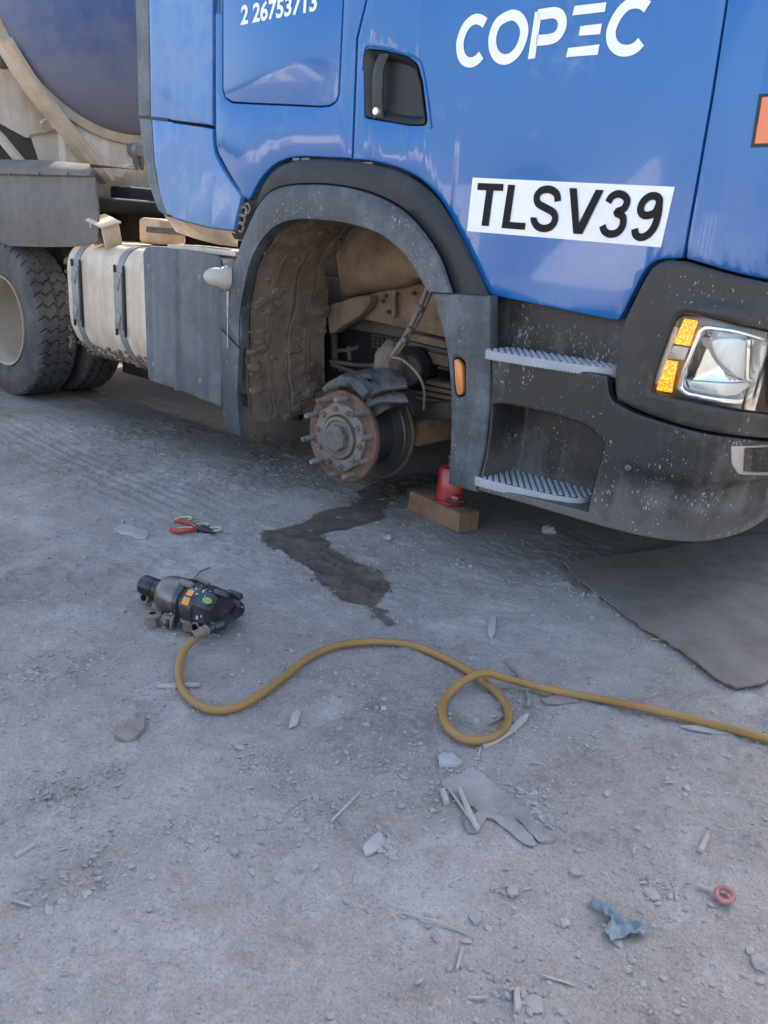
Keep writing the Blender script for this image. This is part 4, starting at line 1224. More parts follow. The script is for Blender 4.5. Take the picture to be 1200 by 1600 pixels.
# fog lamp
fo = rc([(1142, 697), (1200, 695), (1262, 697), (1262, 741), (1200, 743), (1154, 742), (1143, 726)], 5, 3)
fi = rc([(1164, 700), (1200, 699), (1256, 701), (1256, 737), (1200, 738), (1162, 737)], 3, 3)
fog = panel('fog_lamp', CA, fo, M['fog_frame'], T, holes=[fi], off=.004, th=.04, bev=.004, ds=.02)
f3 = [CA.at(q) for q in fi]
fs_ = sum(q[0] for q in f3) / len(f3); fz_ = sum(q[1] for q in f3) / len(f3)
MB().loft([[CA.pos(fs_ + (s - fs_) * sc, fz_ + (z - fz_) * sc, o) for s, z in f3] for o, sc in ((0, 1), (-.02, .85), (-.035, .5), (-.04, .02))], close=True).build('fog_reflector', M['chrome'], fog, angle=15)
panel('fog_facet', CA, [(1176, 702), (1184, 702), (1178, 716), (1192, 703), (1196, 703), (1186, 734), (1180, 734), (1182, 720), (1172, 722)], M['dark'], fog, off=-.008, th=.006, bev=0)
panel('fog_lens', CA, [(1163, 699.5), (1200, 698.5), (1258, 700.5), (1258, 737.5), (1200, 738.5), (1161, 737.5)], M['cover'], fog, off=.001, th=.003, bev=0, ds=.02)

# fuel tank -------------------------------------------------------------------------------------
def rrect(x, y0, y1, z0, z1, rt, rb, n=9):
    out = []
    for cy, cz, a0, r in ((y0 + rt, z1 - rt, math.pi / 2, rt), (y0 + rb, z0 + rb, math.pi, rb), (y1 - rb, z0 + rb, 1.5 * math.pi, rb), (y1 - rt, z1 - rt, 0, rt)):
        for k in range(n + 1):
            a = a0 + k / n * math.pi / 2
            out.append(Vector((x, cy + r * math.cos(a), cz + r * math.sin(a))))
    return out
tz0, tz1 = .375, 1.105
rows = []
for x, ins in ((-4.995, .06), (-4.99, .035), (-4.98, .018), (-4.955, .005), (-4.93, 0), (-4.6, 0), (-4.2, 0), (-3.50, 0), (-3.48, .02)):
    rows.append(rrect(x, 2.725 + ins, 3.33 - ins, tz0 + ins, tz1 - ins, .15, .29))
tank = MB().loft(rows, close=True, capa=True, capb=True).build('fuel_tank', M['beige'], T)
def tank_strap(x):
    mb = MB()
    for (dx0, dx1) in ((-.030, .030),):
        rws = [rrect(xx, 2.725 - o, 3.33 + o, tz0 - o, tz1 + o, .15 + o, .29 + o) for xx, o in ((x + dx0, .0005), (x + dx0, .006), (x + dx1, .006), (x + dx1, .0005))]
        mb.loft(rws, close=True)
    st = mb.build('tank_strap', M['strap'], tank)
    mb = MB()
    mb.box((x, 2.712, .80), (.075, .022, .32), bev=.006)
    mb.build('strap_buckle', M['strap'], st)
    for sx in (-1, 1):
        MB().box((x + sx * .046, 2.717, .80), (.014, .012, .40), bev=.003).build('strap_guide', M['dark'], st)
    for z in (.90, .70):
        MB().box((x, 2.698, z), (.05, .006, .07), Matrix.Rotation(.3, 3, 'Y'), bev=.002).build('buckle_tab', M['strap'], st)
tank_strap(-4.83)
tank_strap(-4.36)
# crust of dirt hanging along the tank's lower edge
mb = MB()
for k in range(220):
    x = random.uniform(-4.98, -3.7)
    a = random.uniform(.0, 1.0)
    y = 2.725 + .13 - .13 * math.cos(a); z = tz0 + .13 - .13 * math.sin(a)
    aa = random.uniform(.62, 1.2); y = 2.725 + .29 - .29 * math.cos(aa); z = tz0 + .29 - .29 * math.sin(aa)
    r = random.uniform(.006, .018)
    mb.lathe((x, y, z), (random.uniform(-1, 1), -1, random.uniform(-1, .2)), [(-r, 0), (-r * .6, r * .8), (.2 * r, r * random.uniform(.8, 1.2)), (r * .8, r * .4), (r, 0)], 6)
for k in range(90):
    z = random.uniform(.45, 1.0); r = random.uniform(.005, .014)
    mb.lathe((-4.98 + random.uniform(-.005, .02), 2.73 + random.uniform(0, .03), z), (-1, -1, 0), [(-r, 0), (-r * .6, r * .8), (.2 * r, r), (r, 0)], 6)
o = mb.build('caked_mud', M['clay'], tank)
o['kind'] = 'stuff'
# filler neck with its hinged guard bracket
nk = Vector((-4.62, 2.84, 1.10))
fb = MB().lathe(nk, (0, -.25, 1), [(0, .05), (.05, .05), (.055, .058), (.085, .058), (.09, .05), (.09, 0)], 20).build('filler_cap', M['iron'], tank)
gb = MB()
tilt = Matrix.Rotation(.22, 3, 'Y') @ Matrix.Rotation(.30, 3, 'X')
c = Vector((-4.62, 2.80, 1.165))
for sx in (-1, 1):
    gb.box(c + tilt @ Vector((sx * .066, 0, -.01)), (.014, .11, .15), tilt, bev=.003)
gb.box(c + tilt @ Vector((0, 0, .070)), (.175, .13, .012), tilt, bev=.003)
gb.box(c + tilt @ Vector((0, .05, -.01)), (.13, .008, .15), tilt, bev=.003)
gb.build('filler_guard', M['ringdust'], tank)
# skirt panel over the front half of the tank, with four bolts
SK = Curve(cr([(-7, 2.71), (-4.06, 2.705), (-3.8, 2.697), (-3.62, 2.697), (-3.5, 2.712), (-3.43, 2.745), (-3.38, 2.80)], 8))
sk = panel('tank_skirt', SK, rc([(222, 392), (230, 384.5), (300, 392), (344, 400), (349, 430), (347, 636), (339, 633), (290, 613), (231, 594), (228, 560)], 6, 3), M['skirt'], T, th=.02, bev=.006, ds=.02)
for x, y in ((232, 417), (312, 433), (239, 569), (313, 595)):
    MB().lathe(SK.pos(*SK.hit(x, y), -.002), (0, -1, 0), [(0, .014), (.002, .014), (.003, .009), (.008, .009), (.008, 0)], 10).build('skirt_bolt', M['strap'], sk)
# catwalk grating above the tank
cw = MB()
cw.box((-3.95, 3.02, 1.20), (1.15, .015, .035), bev=.003)
cw.box((-3.95, 3.42, 1.20), (1.15, .015, .035), bev=.003)
for i in range(15):
    cw.box((-4.5 + i * .079, 3.22, 1.20), (.016, .39, .03), bev=.003)
cw.build('catwalk', M['chassis'], T)
MB().box((-3.72, 2.90, 1.125), (.58, .20, .03), bev=.006).build('tank_top_plate', M['beige'], T)
MB().box((-4.60, 3.18, 1.19), (.22, .20, .15), bev=.02).build('battery_box', M['ringdust'], T)
# chassis rails, far tank, gearbox, driveshaft
for y in (3.52, 4.38):
    MB().box((-4.3, y, .88), (6.2, .08, .27), bev=.01).build('frame_rail', M['chassis'], T)
MB().box((-3.2, CT, .72), (1.9, .62, .55), bev=.05).build('gearbox', M['dark'], T)
MB().box((-1.95, CT, .88), (.95, .72, .70), bev=.06).build('engine_block', M['dark'], T)
MB().box((-4.15, 4.86, .68), (1.6, .55, .90), bev=.06).build('far_fuel_tank', M['beige'], T)
MB().lathe((-5.82, 2.95, .53), (0, 1, 0), [(0, .10), (.7, .10), (.85, .22), (1.15, .22), (1.3, .10), (2.0, .10)], 24, capa=True, capb=True).build('rear_axle', M['chassis'], T)
MB().box((-6.2, 4.66, 1.34), (1.8, .05, .75), bev=.01).build('rear_dark_panel', M['dark'], T)  # added dark panel hiding the lit background behind the cab gap

# unseen far side bodywork and blocks, added to keep sun out below the truck
MB().box((-1.37, 4.03, 1.30), (.92, 2.06, 1.66), bev=.03).build('front_sun_block', M['dark'], T)  # solid block added to stop sun leaking under the front
MB().box((-1.50, 5.14, .80), (1.25, .10, .95), bev=.03).build('added_far_step', M['plastic'], T)
MB().box((-2.55, 5.02, 1.22), (1.55, .25, .62), bev=.03).build('added_far_wheel_arch', M['flare'], T)
MB().box((-3.30, 5.12, .85), (.12, .14, 1.1), bev=.02).build('added_far_mud_flap', M['flare'], T)
panel('added_far_fairing', flat(5.10), [('x', -4.05, 1.2), ('x', -3.3, 1.2), ('x', -3.3, 3.3), ('x', -4.05, 3.3)], M['blue_dusty'], T, th=.03, bev=.006)
MB().box((-4.62, 4.75, 3.02), (1.3, .75, .72), bev=.05).build('sun_block_box', M['dark'], T)  # unseen box added to stop sun passing over the fuel tank
MB().box((-5.75, 5.235, 1.13), (2.2, .03, 1.0), bev=.01).build('added_far_mudguard', M['guard'], T)
MB().box((-5.10, 4.86, .69), (.45, .5, .9), bev=.04).build('far_sun_block', M['dark'], T)  # added box stopping sun between fuel tank and rear wheels

MB().box((-5.74, 4.35, 1.22), (.25, 1.5, .50), bev=.02).build('gap_dark_box', M['dark'], T)  # added dark box closing the bright gap behind the cab
MB().box((-2.9, 3.62, .94), (1.75, .06, 1.32), bev=.01).build('arch_dark_plate', M['dark'], T)  # added dark plate hiding lit background and blocking light under the truck
MB().box((-4.52, 3.43, .56), (1.9, .05, .80), bev=.01).build('chassis_sun_block', M['dark'], T)  # added plate stopping sun patches on the ground by the fuel tank
MB().box((-2.55, 4.84, .92), (1.55, .08, 1.15), bev=.01).build('far_arch_block', M['dark'], T)  # added plate closing the sunlit gap round the far wheel
panel('fairing_light_block', flat(2.825), [('x', -4.0, 1.36), ('x', -3.4, 1.30), ('x', -3.4, 2.6), ('x', -4.05, 2.6)], M['dark'], T, th=.01, bev=0)  # added sheet stopping light through the fairing seam
MB().loft([[P(560 + (q.x - 560) * k, 470 + (q.y - 470) * k, 2.826) for q in ou] for k in (.93, 1.09)]).build('arch_light_block', M['dark'], T)  # added sheet keeping light out of the gap above the arch
panel('side_backing', flat(2.83), [('x', -3.5, 1.72), ('x', -3.25, 1.55), ('x', -3.0, 1.62), ('x', -2.3, 1.62), ('x', -2.3, 2.6), ('x', -3.5, 2.6)], M['dark'], T, th=.01, bev=0)

# wheels --------------------------------------------------------------------------------------
def tyre_mesh(cx, cy, cz, R, w, flip=1):
    """cy: outer face. drive tyre with zigzag lateral grooves"""
    nl = 40
    nt = nl * 14
    ny = 37
    th = np.linspace(0, 2 * math.pi, nt, endpoint=False)
    prof = [(.03, .300), (.012, .315), (.0, .37), (-.004, .42), (.004, .47), (.014, .492)]
    rows = []
    for d, r in prof:
        rows.append([(cx + r * R / .52 * math.cos(t), cy + flip * d, cz + r * R / .52 * math.sin(t)) for t in th])
    for j in range(ny):
        u = j / (ny - 1)
        y = cy + flip * (.016 + u * (w - .032))
        edge = abs(u - .5) * 2
        r0 = R - .016 * max(0, (edge - .8) / .2) ** 2
        zig = abs(((u * 3.5) % 1) - .5) * 2
        row = []
        for t in th:
            ph = (nl * t / (2 * math.pi) + .42 * zig) % 1
            dep = 0
            if ph < .15: dep = .014
            if abs(u - .5 - .012 * math.sin(nl * t)) < .018: dep = .012
            r = r0 - dep
            row.append((cx + r * math.cos(t), y, cz + r * math.sin(t)))
        rows.append(row)
    for d, r in prof[::-1]:
        rows.append([(cx + r * R / .52 * math.cos(t), cy + flip * (w - d), cz + r * R / .52 * math.sin(t)) for t in th])
    return MB().loft(rows, close=True)
RW = Vector((-5.83, 2.70, .52))
def wheel(cy, flip, deep):
    w = MB().lathe((RW.x, cy + flip * .14, RW.z), (0, flip, 0), [(-.13, .292), (-.138, .300), (-.138, .308), (-.125, .308), (-.10, .285), (0.02, .272), (.12, .285), (.145, .300)], 64).build('wheel', M['rim'], T)
    tyre_mesh(RW.x, cy, RW.z, .52, .30, flip).build('tyre', M['tyre'], w, angle=30)
    # dished centre
    d = .16 if deep else -.03
    MB().lathe((RW.x, cy + flip * .14, RW.z), (0, flip, 0), [(-.02, .274), (d * .5, .262), (d, .225), (d + .005, .14), (d - .03, .12), (d - .06, .10), (d - .062, 0)], 48).build('rim_disc', M['rim'], w)
    if deep:
        for k in range(10):
            a = 2 * math.pi * k / 10
            MB().lathe((RW.x + .168 * math.cos(a), cy + flip * (.14 + d), RW.z + .168 * math.sin(a)), (0, -flip, 0), [(0, .02), (.03, .018), (.03, 0)], 6).build('wheel_nut', M['nut'], w)
    return w
wheel(2.70, 1, True)
wheel(3.06, 1, False)
wheel(5.20, -1, True)
# far front wheel
fw = MB().lathe((hx, 5.06, .52), (0, 1, 0), [(-.13, .2), (-.13, .30), (0, .27), (.13, .30), (.1, .2), (.1, .0)], 40).build('wheel', M['rim'], T)
MB().lathe((hx, 5.06, .52), (0, 1, 0), [(-.13, .30), (-.15, .40), (-.13, .50), (-.10, .52), (.10, .52), (.13, .50), (.15, .40), (.13, .30)], 48).build('tyre', M['tyre'], fw)

# rear mudguard: flat outer plate, folded top ledge with bolts
mg = panel('rear_mudguard', flat(2.74), rc([(-90, 272), (-90, 372), (0, 384), (60, 386), (110, 386), (152, 380), (153, 330), (147, 275)], 8, 4), M['guard'], T, th=.012, bev=.003)
led = resample([(-90, 268), (0, 274), (70, 276), (147, 277)], 12)
ledt = resample([(-90, 246), (0, 249), (70, 250), (140, 256)], 12)
mb = MB().loft([[P(*q, 2.738) for q in led], [P(*q, 2.722) for q in [a.lerp(b, .12) for a, b in zip(led, ledt)]], [P(*q, 2.726) for q in [a.lerp(b, .5) for a, b in zip(led, ledt)]], [P(*q, 2.80) for q in ledt], [P(*q, 2.80) + Vector((0, .5, -.0)) for q in ledt]])
mb.build('mudguard_ledge', M['guard'], mg)
for x in (16, 61, 106, 142):
    MB().lathe(P(x, 271.5, 2.722), (0, -1, .2), [(-.005, .011), (.006, .011), (.008, .008), (.008, 0)], 6).build('guard_bolt', M['guard'], mg)

# ------------------------------------------------------------------ tank trailer coupled behind the cab
TX = -5.80
trailer = thing('tank_trailer', 'dusty blue tank trailer with dirty white underframe behind the truck cab', 'trailer', (TX - 4, CT, 0))
pts = [PX(*q, TX) for q in ((0, 30), (20, 72), (45, 112), (70, 142), (105, 166), (140, 189), (180, 204), (215, 217))]
A_ = np.array([[2 * p.y, 2 * p.z, 1] for p in pts]); b_ = np.array([p.y ** 2 + p.z ** 2 for p in pts])
sol = np.linalg.lstsq(A_, b_, rcond=None)[0]
tcy, tcz = float(sol[0]), float(sol[1])
tr = math.sqrt(sol[2] + tcy ** 2 + tcz ** 2)
print('TANK', tcy, tcz, tr)
head = MB().lathe((TX, tcy, tcz), (1, 0, 0), [(-.02, tr), (0, tr - .002), (.05, tr * .96), (.10, tr * .88), (.15, tr * .74), (.19, tr * .55), (.215, tr * .3), (.225, 0)], 96).build('tank_head', M['tank_blue'], trailer)
MB().lathe((TX, tcy, tcz), (1, 0, 0), [(-.06, tr - .01), (-.06, tr + .055), (-.05, tr + .062), (.0, tr + .062), (.012, tr + .055), (.012, tr - .006), (0, tr - .01)], 96).build('tank_rim', M['ringdust'], trailer)
MB().lathe((TX - .06, tcy, tcz), (-1, 0, 0), [(0, tr - .02), (7.5, tr - .02), (7.7, tr * .7), (7.75, 0)], 64).build('tank_shell', M['dirtywhite'], trailer)
def pxl(q, x): return PX(q[0], q[1], x)
def yzplate(name, pix, x, th, matl, par=trailer, lab=None):
    """plate across the trailer at distance x"""
    a = [pxl(q, x) for q in pix]
    b = [q + Vector((-th, 0, 0)) for q in a]
    return MB().loft([a, b], close=True, capa=True, capb=True).build(name, matl, par)
arc = cr([(5, 52), (30, 96), (58, 133), (85, 158), (120, 182), (160, 202), (220, 224)], 3)
yzplate('saddle_plate', arc + [(222, 262), (196, 268), (190, 278), (166, 272), (130, 225), (95, 183), (60, 140), (20, 82)], TX - .012, .012, M['dirtywhite'])
# rounded flange along the saddle's sloping edge
fl = [pxl(q, TX + .02) for q in cr([(8, 62), (35, 106), (62, 146), (98, 190), (130, 230), (172, 283)], 4)]
rows = [[p + Vector((dx_, dy_, dz_)) for p in fl] for dx_, dy_, dz_ in ((.03, .03, .02), (.035, .0, 0), (.0, -.03, -.02), (-.10, -.03, -.02), (-.10, .02, .0))]
MB().loft(rows).build('saddle_flange', M['ringdust'], trailer)
# sloping side plates and braces of the underframe
def sheet(name, pix, x0, x1, matl, th=.02):
    a = [PX(q[0], q[1], x0 + (x1 - x0) * q[2]) for q in pix]
    b = [q + Vector((-.02, .03, .0)) for q in a]
    return MB().loft([a, b], close=True, capa=True, capb=True).build(name, matl, trailer)
sheet('underframe_plate', [(-60, 110, 0), (5, 100, 0), (45, 145, 0), (70, 175, 0), (85, 182, 0), (98, 196, 0), (112, 215, 0), (100, 202, 0), (40, 215, 0), (-60, 160, 0)], -6.1, -6.1, M['dirtywhite'])
sheet('underframe_box', [(47, 211, 0), (96, 203, 0), (118, 222, 0), (145, 256, 0), (62, 256, 0)], -6.02, -6.02, M['dirtywhite'])
MB().tube([PX(45, 210, -6.0), PX(70, 206, -6.0), PX(97, 201, -6.0)], .012, 8).build('box_ledge', M['ringdust'], trailer)
MB().tube([PX(64, 192, -5.98), PX(84, 179, -5.98)], .011, 6).build('step_peg', M['dirtywhite'], trailer)
sheet('cross_brace', [(-60, 160, 0), (0, 188, 0), (45, 212, 0), (62, 256, 0), (20, 240, 0), (-60, 170, 0)], -6.2, -6.2, M['guard'])
MB().tube([PX(-40, 178, -6.1), PX(0, 214, -6.1), PX(40, 262, -6.1)], .035, 8).build('brace_tube', M['dirtywhite'], trailer)
MB().box(PX(2, 95, -6.0), (.05, .08, .09), bev=.008).build('underframe_block', M['guard'], trailer)
# hanging clamp with a caked bolt at the saddle's end
cl = PX(212, 235, -5.74)
MB().lathe(cl, (1, 0, 0), [(-.04, .05), (.03, .055), (.05, .04), (.052, 0)], 14).build('saddle_clamp', M['strap'], trailer)
for dy in (-.015, .03):
    MB().tube([cl + Vector((.02, dy, -.03)), cl + Vector((.03, dy - .004, -.09)), cl + Vector((.03, dy, -.13))], [.02, .022, .012], 8).build('clamp_bolt', M['clay'], trailer)
MB().tube([PX(190, 262, -5.75), PX(205, 258, -5.75), PX(206, 258, -5.75)], .012, 6).build('clamp_arm', M['dirtywhite'], trailer)
# king pin frame and rear bogie
MB().box((-7.2, 3.55, 1.62), (.3, 1.7, .75), bev=.02).build('sky_gap_box', M['chassis'], trailer)  # added box hiding bright sky seen through the underframe
MB().box((-8.6, CT, 1.26), (5.4, 1.2, .16), bev=.02).build('trailer_frame', M['dark'], trailer)
MB().box((-5.9, CT, 1.33), (.9, 1.5, .10), bev=.02).build('fifth_wheel_plate', M['dark'], trailer)
MB().box((-6.1, CT + .35, 1.62), (.3, 2.0, .5), bev=.02).build('front_apron', M['dirtywhite'], trailer)
MB().box((-7.4, 4.95, 1.75), (3.2, .04, .9), bev=.01).build('far_sun_plate', M['dirtywhite'], trailer)  # unseen plate added to stop sun passing under the tank
for x in (-11.6, -12.9):
    for y in (2.70, 4.9):
        w = MB().lathe((x, y + .15, .52), (0, 1, 0), [(-.13, .2), (-.13, .3), (0, .27), (.13, .3), (.1, .2), (.1, 0)], 32).build('wheel', M['rim'], trailer)
        MB().lathe((x, y + .15, .52), (0, 1, 0), [(-.13, .30), (-.15, .40), (-.13, .50), (-.10, .52), (.10, .52), (.13, .50), (.15, .40), (.13, .30)], 40).build('tyre', M['tyre'], w)
    MB().box((x, CT, 1.05), (.2, 1.2, .4), bev=.02).build('bogie_bracket', M['chassis'], trailer)

# ------------------------------------------------------------------ jack and timber block
bx = [G(637, 798), G(715, 835), G(748, 828)]
bdir = (bx[1] - bx[0]); blen = bdir.length; bdir.normalize()
bn = Vector((-bdir.y, bdir.x, 0)); bw = .125
if bn.y < 0: bn = -bn
bc_ = bx[0] + bdir * blen / 2 + bn * bw / 2
bz = gz(bc_.x, bc_.y)
rotb = Matrix(((bdir.x, bn.x, 0), (bdir.y, bn.y, 0), (0, 0, 1)))
BH = .098
block = thing('timber_block', 'worn brown timber block lying under the red jack', 'wood block', (bc_.x, bc_.y, bz - .004))
mb = MB()
nx_, hh = 30, BH
rows = []
for i in range(nx_ + 1):
    u = -blen / 2 + blen * i / nx_
    ring = []
    for (v, w) in rc([(-bw / 2, 0), (bw / 2, 0), (bw / 2, hh), (-bw / 2, hh)], .012, 3):
        p = Vector((u, v, w))
        e = .008 * (1 if i in (0, nx_) else 0)
        n_ = noise.noise(Vector((u * 5, v * 18, w * 22))) * .012 + noise.noise(p * 50) * .004
        ring.append(bc_ + rotb @ Vector((u, v * (1 + n_ * 8) * (1 - e * 5), max(0, w * (1 + n_ * 6) - e * .5))) + Vector((0, 0, bz - .004)))
    rows.append(ring)
mb.loft(rows, close=True, capa=True, capb=True)
mb.build('timber', M['wood'], block, angle=50)
jc = G(697, 790, BH)
jz = bz - .004 + BH
jack = thing('bottle_jack', 'red bottle jack standing on the timber block beside the step', 'jack', (jc.x - .03, jc.y + .055, jz))
jo = Vector((jc.x - .026, jc.y + .06, jz))
MB().lathe(jo, (0, 0, 1), [(0, .069), (.012, .070), (.016, .064), (.150, .063), (.158, .058), (.166, .054), (.170, .030), (.170, .0)], 28, capa=True).build('jack_body', M['jackred'], jack)
MB().lathe(jo + Vector((0, 0, .165)), (0, 0, 1), [(0, .024), (.01, .024), (.012, .020), (.045, .020), (.046, .028), (.058, .028), (.058, 0)], 20).build('jack_ram', M['chassis'], jack)
MB().box(jo + Vector((.06, -.035, .03)), (.04, .04, .045), bev=.006).build('jack_valve', M['jackred'], jack)
MB().tube([jo + Vector((.03, -.075, .028)), jo + Vector((.075, -.06, .026)), jo + Vector((.10, -.03, .03))], .007, 8).build('jack_lever', M['socket'], jack)

# ------------------------------------------------------------------ oil stain, rubber sheet
STAIN = [(403, 838), (412, 829), (440, 826), (470, 819), (500, 800), (545, 792), (563, 780), (556, 770), (600, 750), (640, 742), (690, 740), (700, 752), (640, 765), (612, 786), (598, 797), (604, 812), (585, 818), (568, 822), (540, 830), (520, 832), (500, 838), (520, 850), (515, 856), (545, 872), (580, 890), (610, 907), (611, 920), (598, 938), (590, 946), (604, 962), (619, 974), (614, 981), (603, 980), (588, 968), (580, 952), (560, 946), (530, 938), (512, 918), (490, 903), (478, 885), (452, 872), (430, 858), (412, 848)]
stain = drape('oil_stain', STAIN, M['stain'], .004, .015, .017, label='dark wet oil stain spreading over the dirt from below the brake hub', cat='stain')
_b = np.array([G(*q)[:2] for q in STAIN])
_q = np.array([[v.co.x + stain.location.x, v.co.y + stain.location.y] for v in stain.data.vertices])
_d = np.full(len(_q), 9.0)
for a_, b_ in zip(_b, np.roll(_b, -1, 0)):
    t_ = np.clip(((_q - a_) @ (b_ - a_)) / max(1e-9, (b_ - a_) @ (b_ - a_)), 0, 1)
    _d = np.minimum(_d, np.linalg.norm(_q - (a_ + t_[:, None] * (b_ - a_)), axis=1))
_at = stain.data.attributes.new('edge', 'FLOAT', 'POINT')
_at.data.foreach_set('value', _d.astype(np.float32))
mt = drape('rubber_sheet', [(882, 884), (900, 906), (950, 945), (1000, 985), (1040, 1008), (1075, 1032), (1100, 1052), (1125, 1072), (1150, 1083), (1175, 1079), (1215, 1066), (1330, 1040), (1330, 838), (1200, 838), (1100, 850), (1000, 868), (940, 874)],
      M['matgrey'], .019, .04, .006, th=.006, label='large grey brown rubber sheet lying on the dirt in front of the bumper', cat='rubber sheet', smoothz=True)

# ------------------------------------------------------------------ air hose
hp_ = [(322, 986), (303, 1000), (286, 1022), (279, 1048), (285, 1078), (305, 1099), (335, 1110), (370, 1106), (405, 1088), (440, 1062), (475, 1034), (515, 1014), (560, 1005), (605, 1003), (650, 1010), (690, 1026), (725, 1045), (755, 1066), (778, 1087), (793, 1110), (792, 1135), (775, 1153), (748, 1161), (720, 1156), (698, 1138), (690, 1112), (700, 1090), (722, 1076), (755, 1070), (800, 1071), (860, 1079), (930, 1093), (1000, 1109), (1080, 1127), (1150, 1145), (1220, 1163), (1330, 1196)]
HR = .0118
hp3 = []
for k, q in enumerate(hp_):
    up_ = {0: .036, 1: .022, 2: .008}.get(k, 0)
    g = G(q[0], q[1], HR + up_)
    z = float(gheight(g.x, g.y, False)) + HR + .004 + up_
    hp3.append((g.x, g.y, z))
# the later pass of the loop lies over the earlier one
for k in (27, 28, 29): hp3[k] = (hp3[k][0], hp3[k][1], hp3[k][2] + (.018, .036, .016)[k - 27])
pth = cr(hp3, 8)
c0 = hp3[4]
hose = MB().tube(pth, HR, 14).build('air_hose', M['hose'], None, loc=(c0[0], c0[1], 0))
tag(hose, 'ochre yellow air hose looping over the dirt from the impact wrench', 'hose')

# ------------------------------------------------------------------ impact wrench
def gp3(px, py, z):
    return G(px, py, z)
n0 = gp3(224, 915, .072); n1 = gp3(300, 943, .072)
ax = (n1 - n0); ax.z = 0; ax.normalize()
sd = Vector((ax.y, -ax.x, 0))                       # towards the camera side
if sd.y > 0: sd = -sd
UP = Vector((0, 0, 1))
gun = thing('impact_wrench', 'black and silver air impact wrench lying on the dirt with a hose attached', 'impact wrench', (n0.x + ax.x * .2, n0.y + ax.y * .2, gz(n0.x, n0.y)))
g0 = Vector((n0.x, n0.y, gz(n0.x + .1, n0.y) + .072))
def along(t, s=0, u=0): return g0 + ax * t + sd * s + UP * u
MB().lathe(g0, ax, [(.002, 0), (.002, .016), (-.0, .028), (.006, .034), (.045, .034), (.047, .032), (.052, .032), (.054, .034), (.060, .034), (.062, .031), (.068, .031), (.070, .033), (.10, .033), (.105, .024)], 32).build('socket', M['socket'], gun)
MB().lathe(g0, ax, [(.095, .022), (.098, .040), (.104, .052), (.116, .061), (.14, .066), (.20, .069), (.205, .067)], 40).build('hammer_case', M['gunsteel'], gun)
MB().lathe(g0, ax, [(.200, .060), (.202, .073), (.222, .074), (.226, .066), (.236, .066), (.240, .072), (.285, .073), (.290, .066)], 40).build('collar_ring', M['gunblack'], gun)
mb = MB()
rows = []
for t, r in ((.275, .055), (.28, .066), (.30, .070), (.345, .068), (.36, .058), (.365, .03)):
    rows.append([along(t, math.cos(a) * r * (1.05 if abs(math.cos(a)) > .6 else .95), math.sin(a) * r * 1.0 + .008) for a in np.linspace(math.pi / 8, 2 * math.pi + math.pi / 8, 8, endpoint=False)])
mb.loft(rows, close=True, capa=True, capb=True)
mb.build('motor_housing', M['gunblack'], gun, angle=25)
# bosses and bolts along the top
for t, s, u in ((.215, .02, .072), (.225, -.045, .055), (.36, .01, .074), (.36, -.05, .05)):
    MB().lathe(along(t - .02, s, u), ax, [(0, .010), (.004, .012), (.05, .012), (.055, .009), (.055, 0)], 10, capa=True).build('housing_bolt', M['gunblack'] if t > .3 else M['iron'], gun)
# chunky closed handle at the rear, lying on its side; the air inlet is at its near corner
ha, hb_, hc, hd_ = gp3(308, 962, .060), gp3(342, 977, .052), gp3(375, 953, .055), gp3(350, 930, .075)
hz0 = gz(hb_.x, hb_.y)
loop = cr([tuple(ha), tuple(ha.lerp(hb_, .55)), tuple(hb_), tuple(hb_.lerp(hc, .5)), tuple(hc), tuple(hc.lerp(hd_, .5)), tuple(hd_)], 6)
MB().tube(loop, [.021 if i < 12 else (.017 if i < 26 else .021) for i in range(len(loop))], 12).build('rear_handle', M['gunblack'], gun)
MB().tube([hd_.lerp(ha, .1), hd_.lerp(ha, .5) + ax * .02, ha], [.034, .036, .03], 10).build('handle_housing', M['gunblack'], gun)
web = [ha.lerp(hb_, .2), ha.lerp(hb_, .75), hb_.lerp(hc, .3), hc.lerp(hd_, .2), hd_]
MB().loft([[q + Vector((0, 0, -.004)) for q in web], [q + Vector((0, 0, -.03)) for q in web]], close=True, capa=True, capb=True).build('trigger_web', M['gunblack'], gun)
hend = Vector(hp3[0])
dvn = (hend - hb_).normalized()
io = hb_ + dvn * .012
MB().lathe(io, dvn, [(-.02, .022), (.012, .021), (.014, .017), (.03, .017), (.032, .020), (.036, .020), (.038, .0155)], 14).build('inlet_nut', M['gunblack'], gun)
MB().lathe(io, dvn, [(.034, .0155), (.036, .0195), (.040, .0195), (.042, .017), (.05, .017), (.052, .0185), (.056, .0185), (.058, .0145), (.09, .0140)], 14).build('hose_coupling', M['nut'], gun)
MB().tube([along(.20, .055, -.03), along(.20, .095, -.055)], .012, 8).build('trigger_stub', M['gunblack'], gun)
# stickers: two orange, one green oval, one yellow
def sticker(nm, c, e1, e2, matl, oval=False):
    if oval:
        v = [c + e1 * math.cos(a) + e2 * math.sin(a) for a in np.linspace(0, 2 * math.pi, 20, endpoint=False)]
    else:
        v = [c + e1 * x + e2 * y for x, y in rc([(-1, -1), (1, -1), (1, 1), (-1, 1)], .3, 3)]
    nrm = e1.cross(e2).normalized()
    if nrm.dot(CAM - c) < 0: nrm = -nrm
    w = [q + nrm * .0015 for q in v]
    MB().loft([v, w], close=True, capa=True, capb=True).build(nm, matl, gun)
a1 = (sd * .6 + UP * .8).normalized(); t1 = (sd * .8 - UP * .6).normalized()
sticker('warning_sticker', along(.262, 0, 0) + a1 * .0735, ax * .012, t1 * .011, M['sticker_o'])
a2 = (sd * .85 + UP * .5).normalized(); t2 = (sd * .5 - UP * .85).normalized()
sticker('warning_sticker', along(.262, 0, 0) + a2 * .0735, ax * .014, t2 * .013, M['sticker_o'])
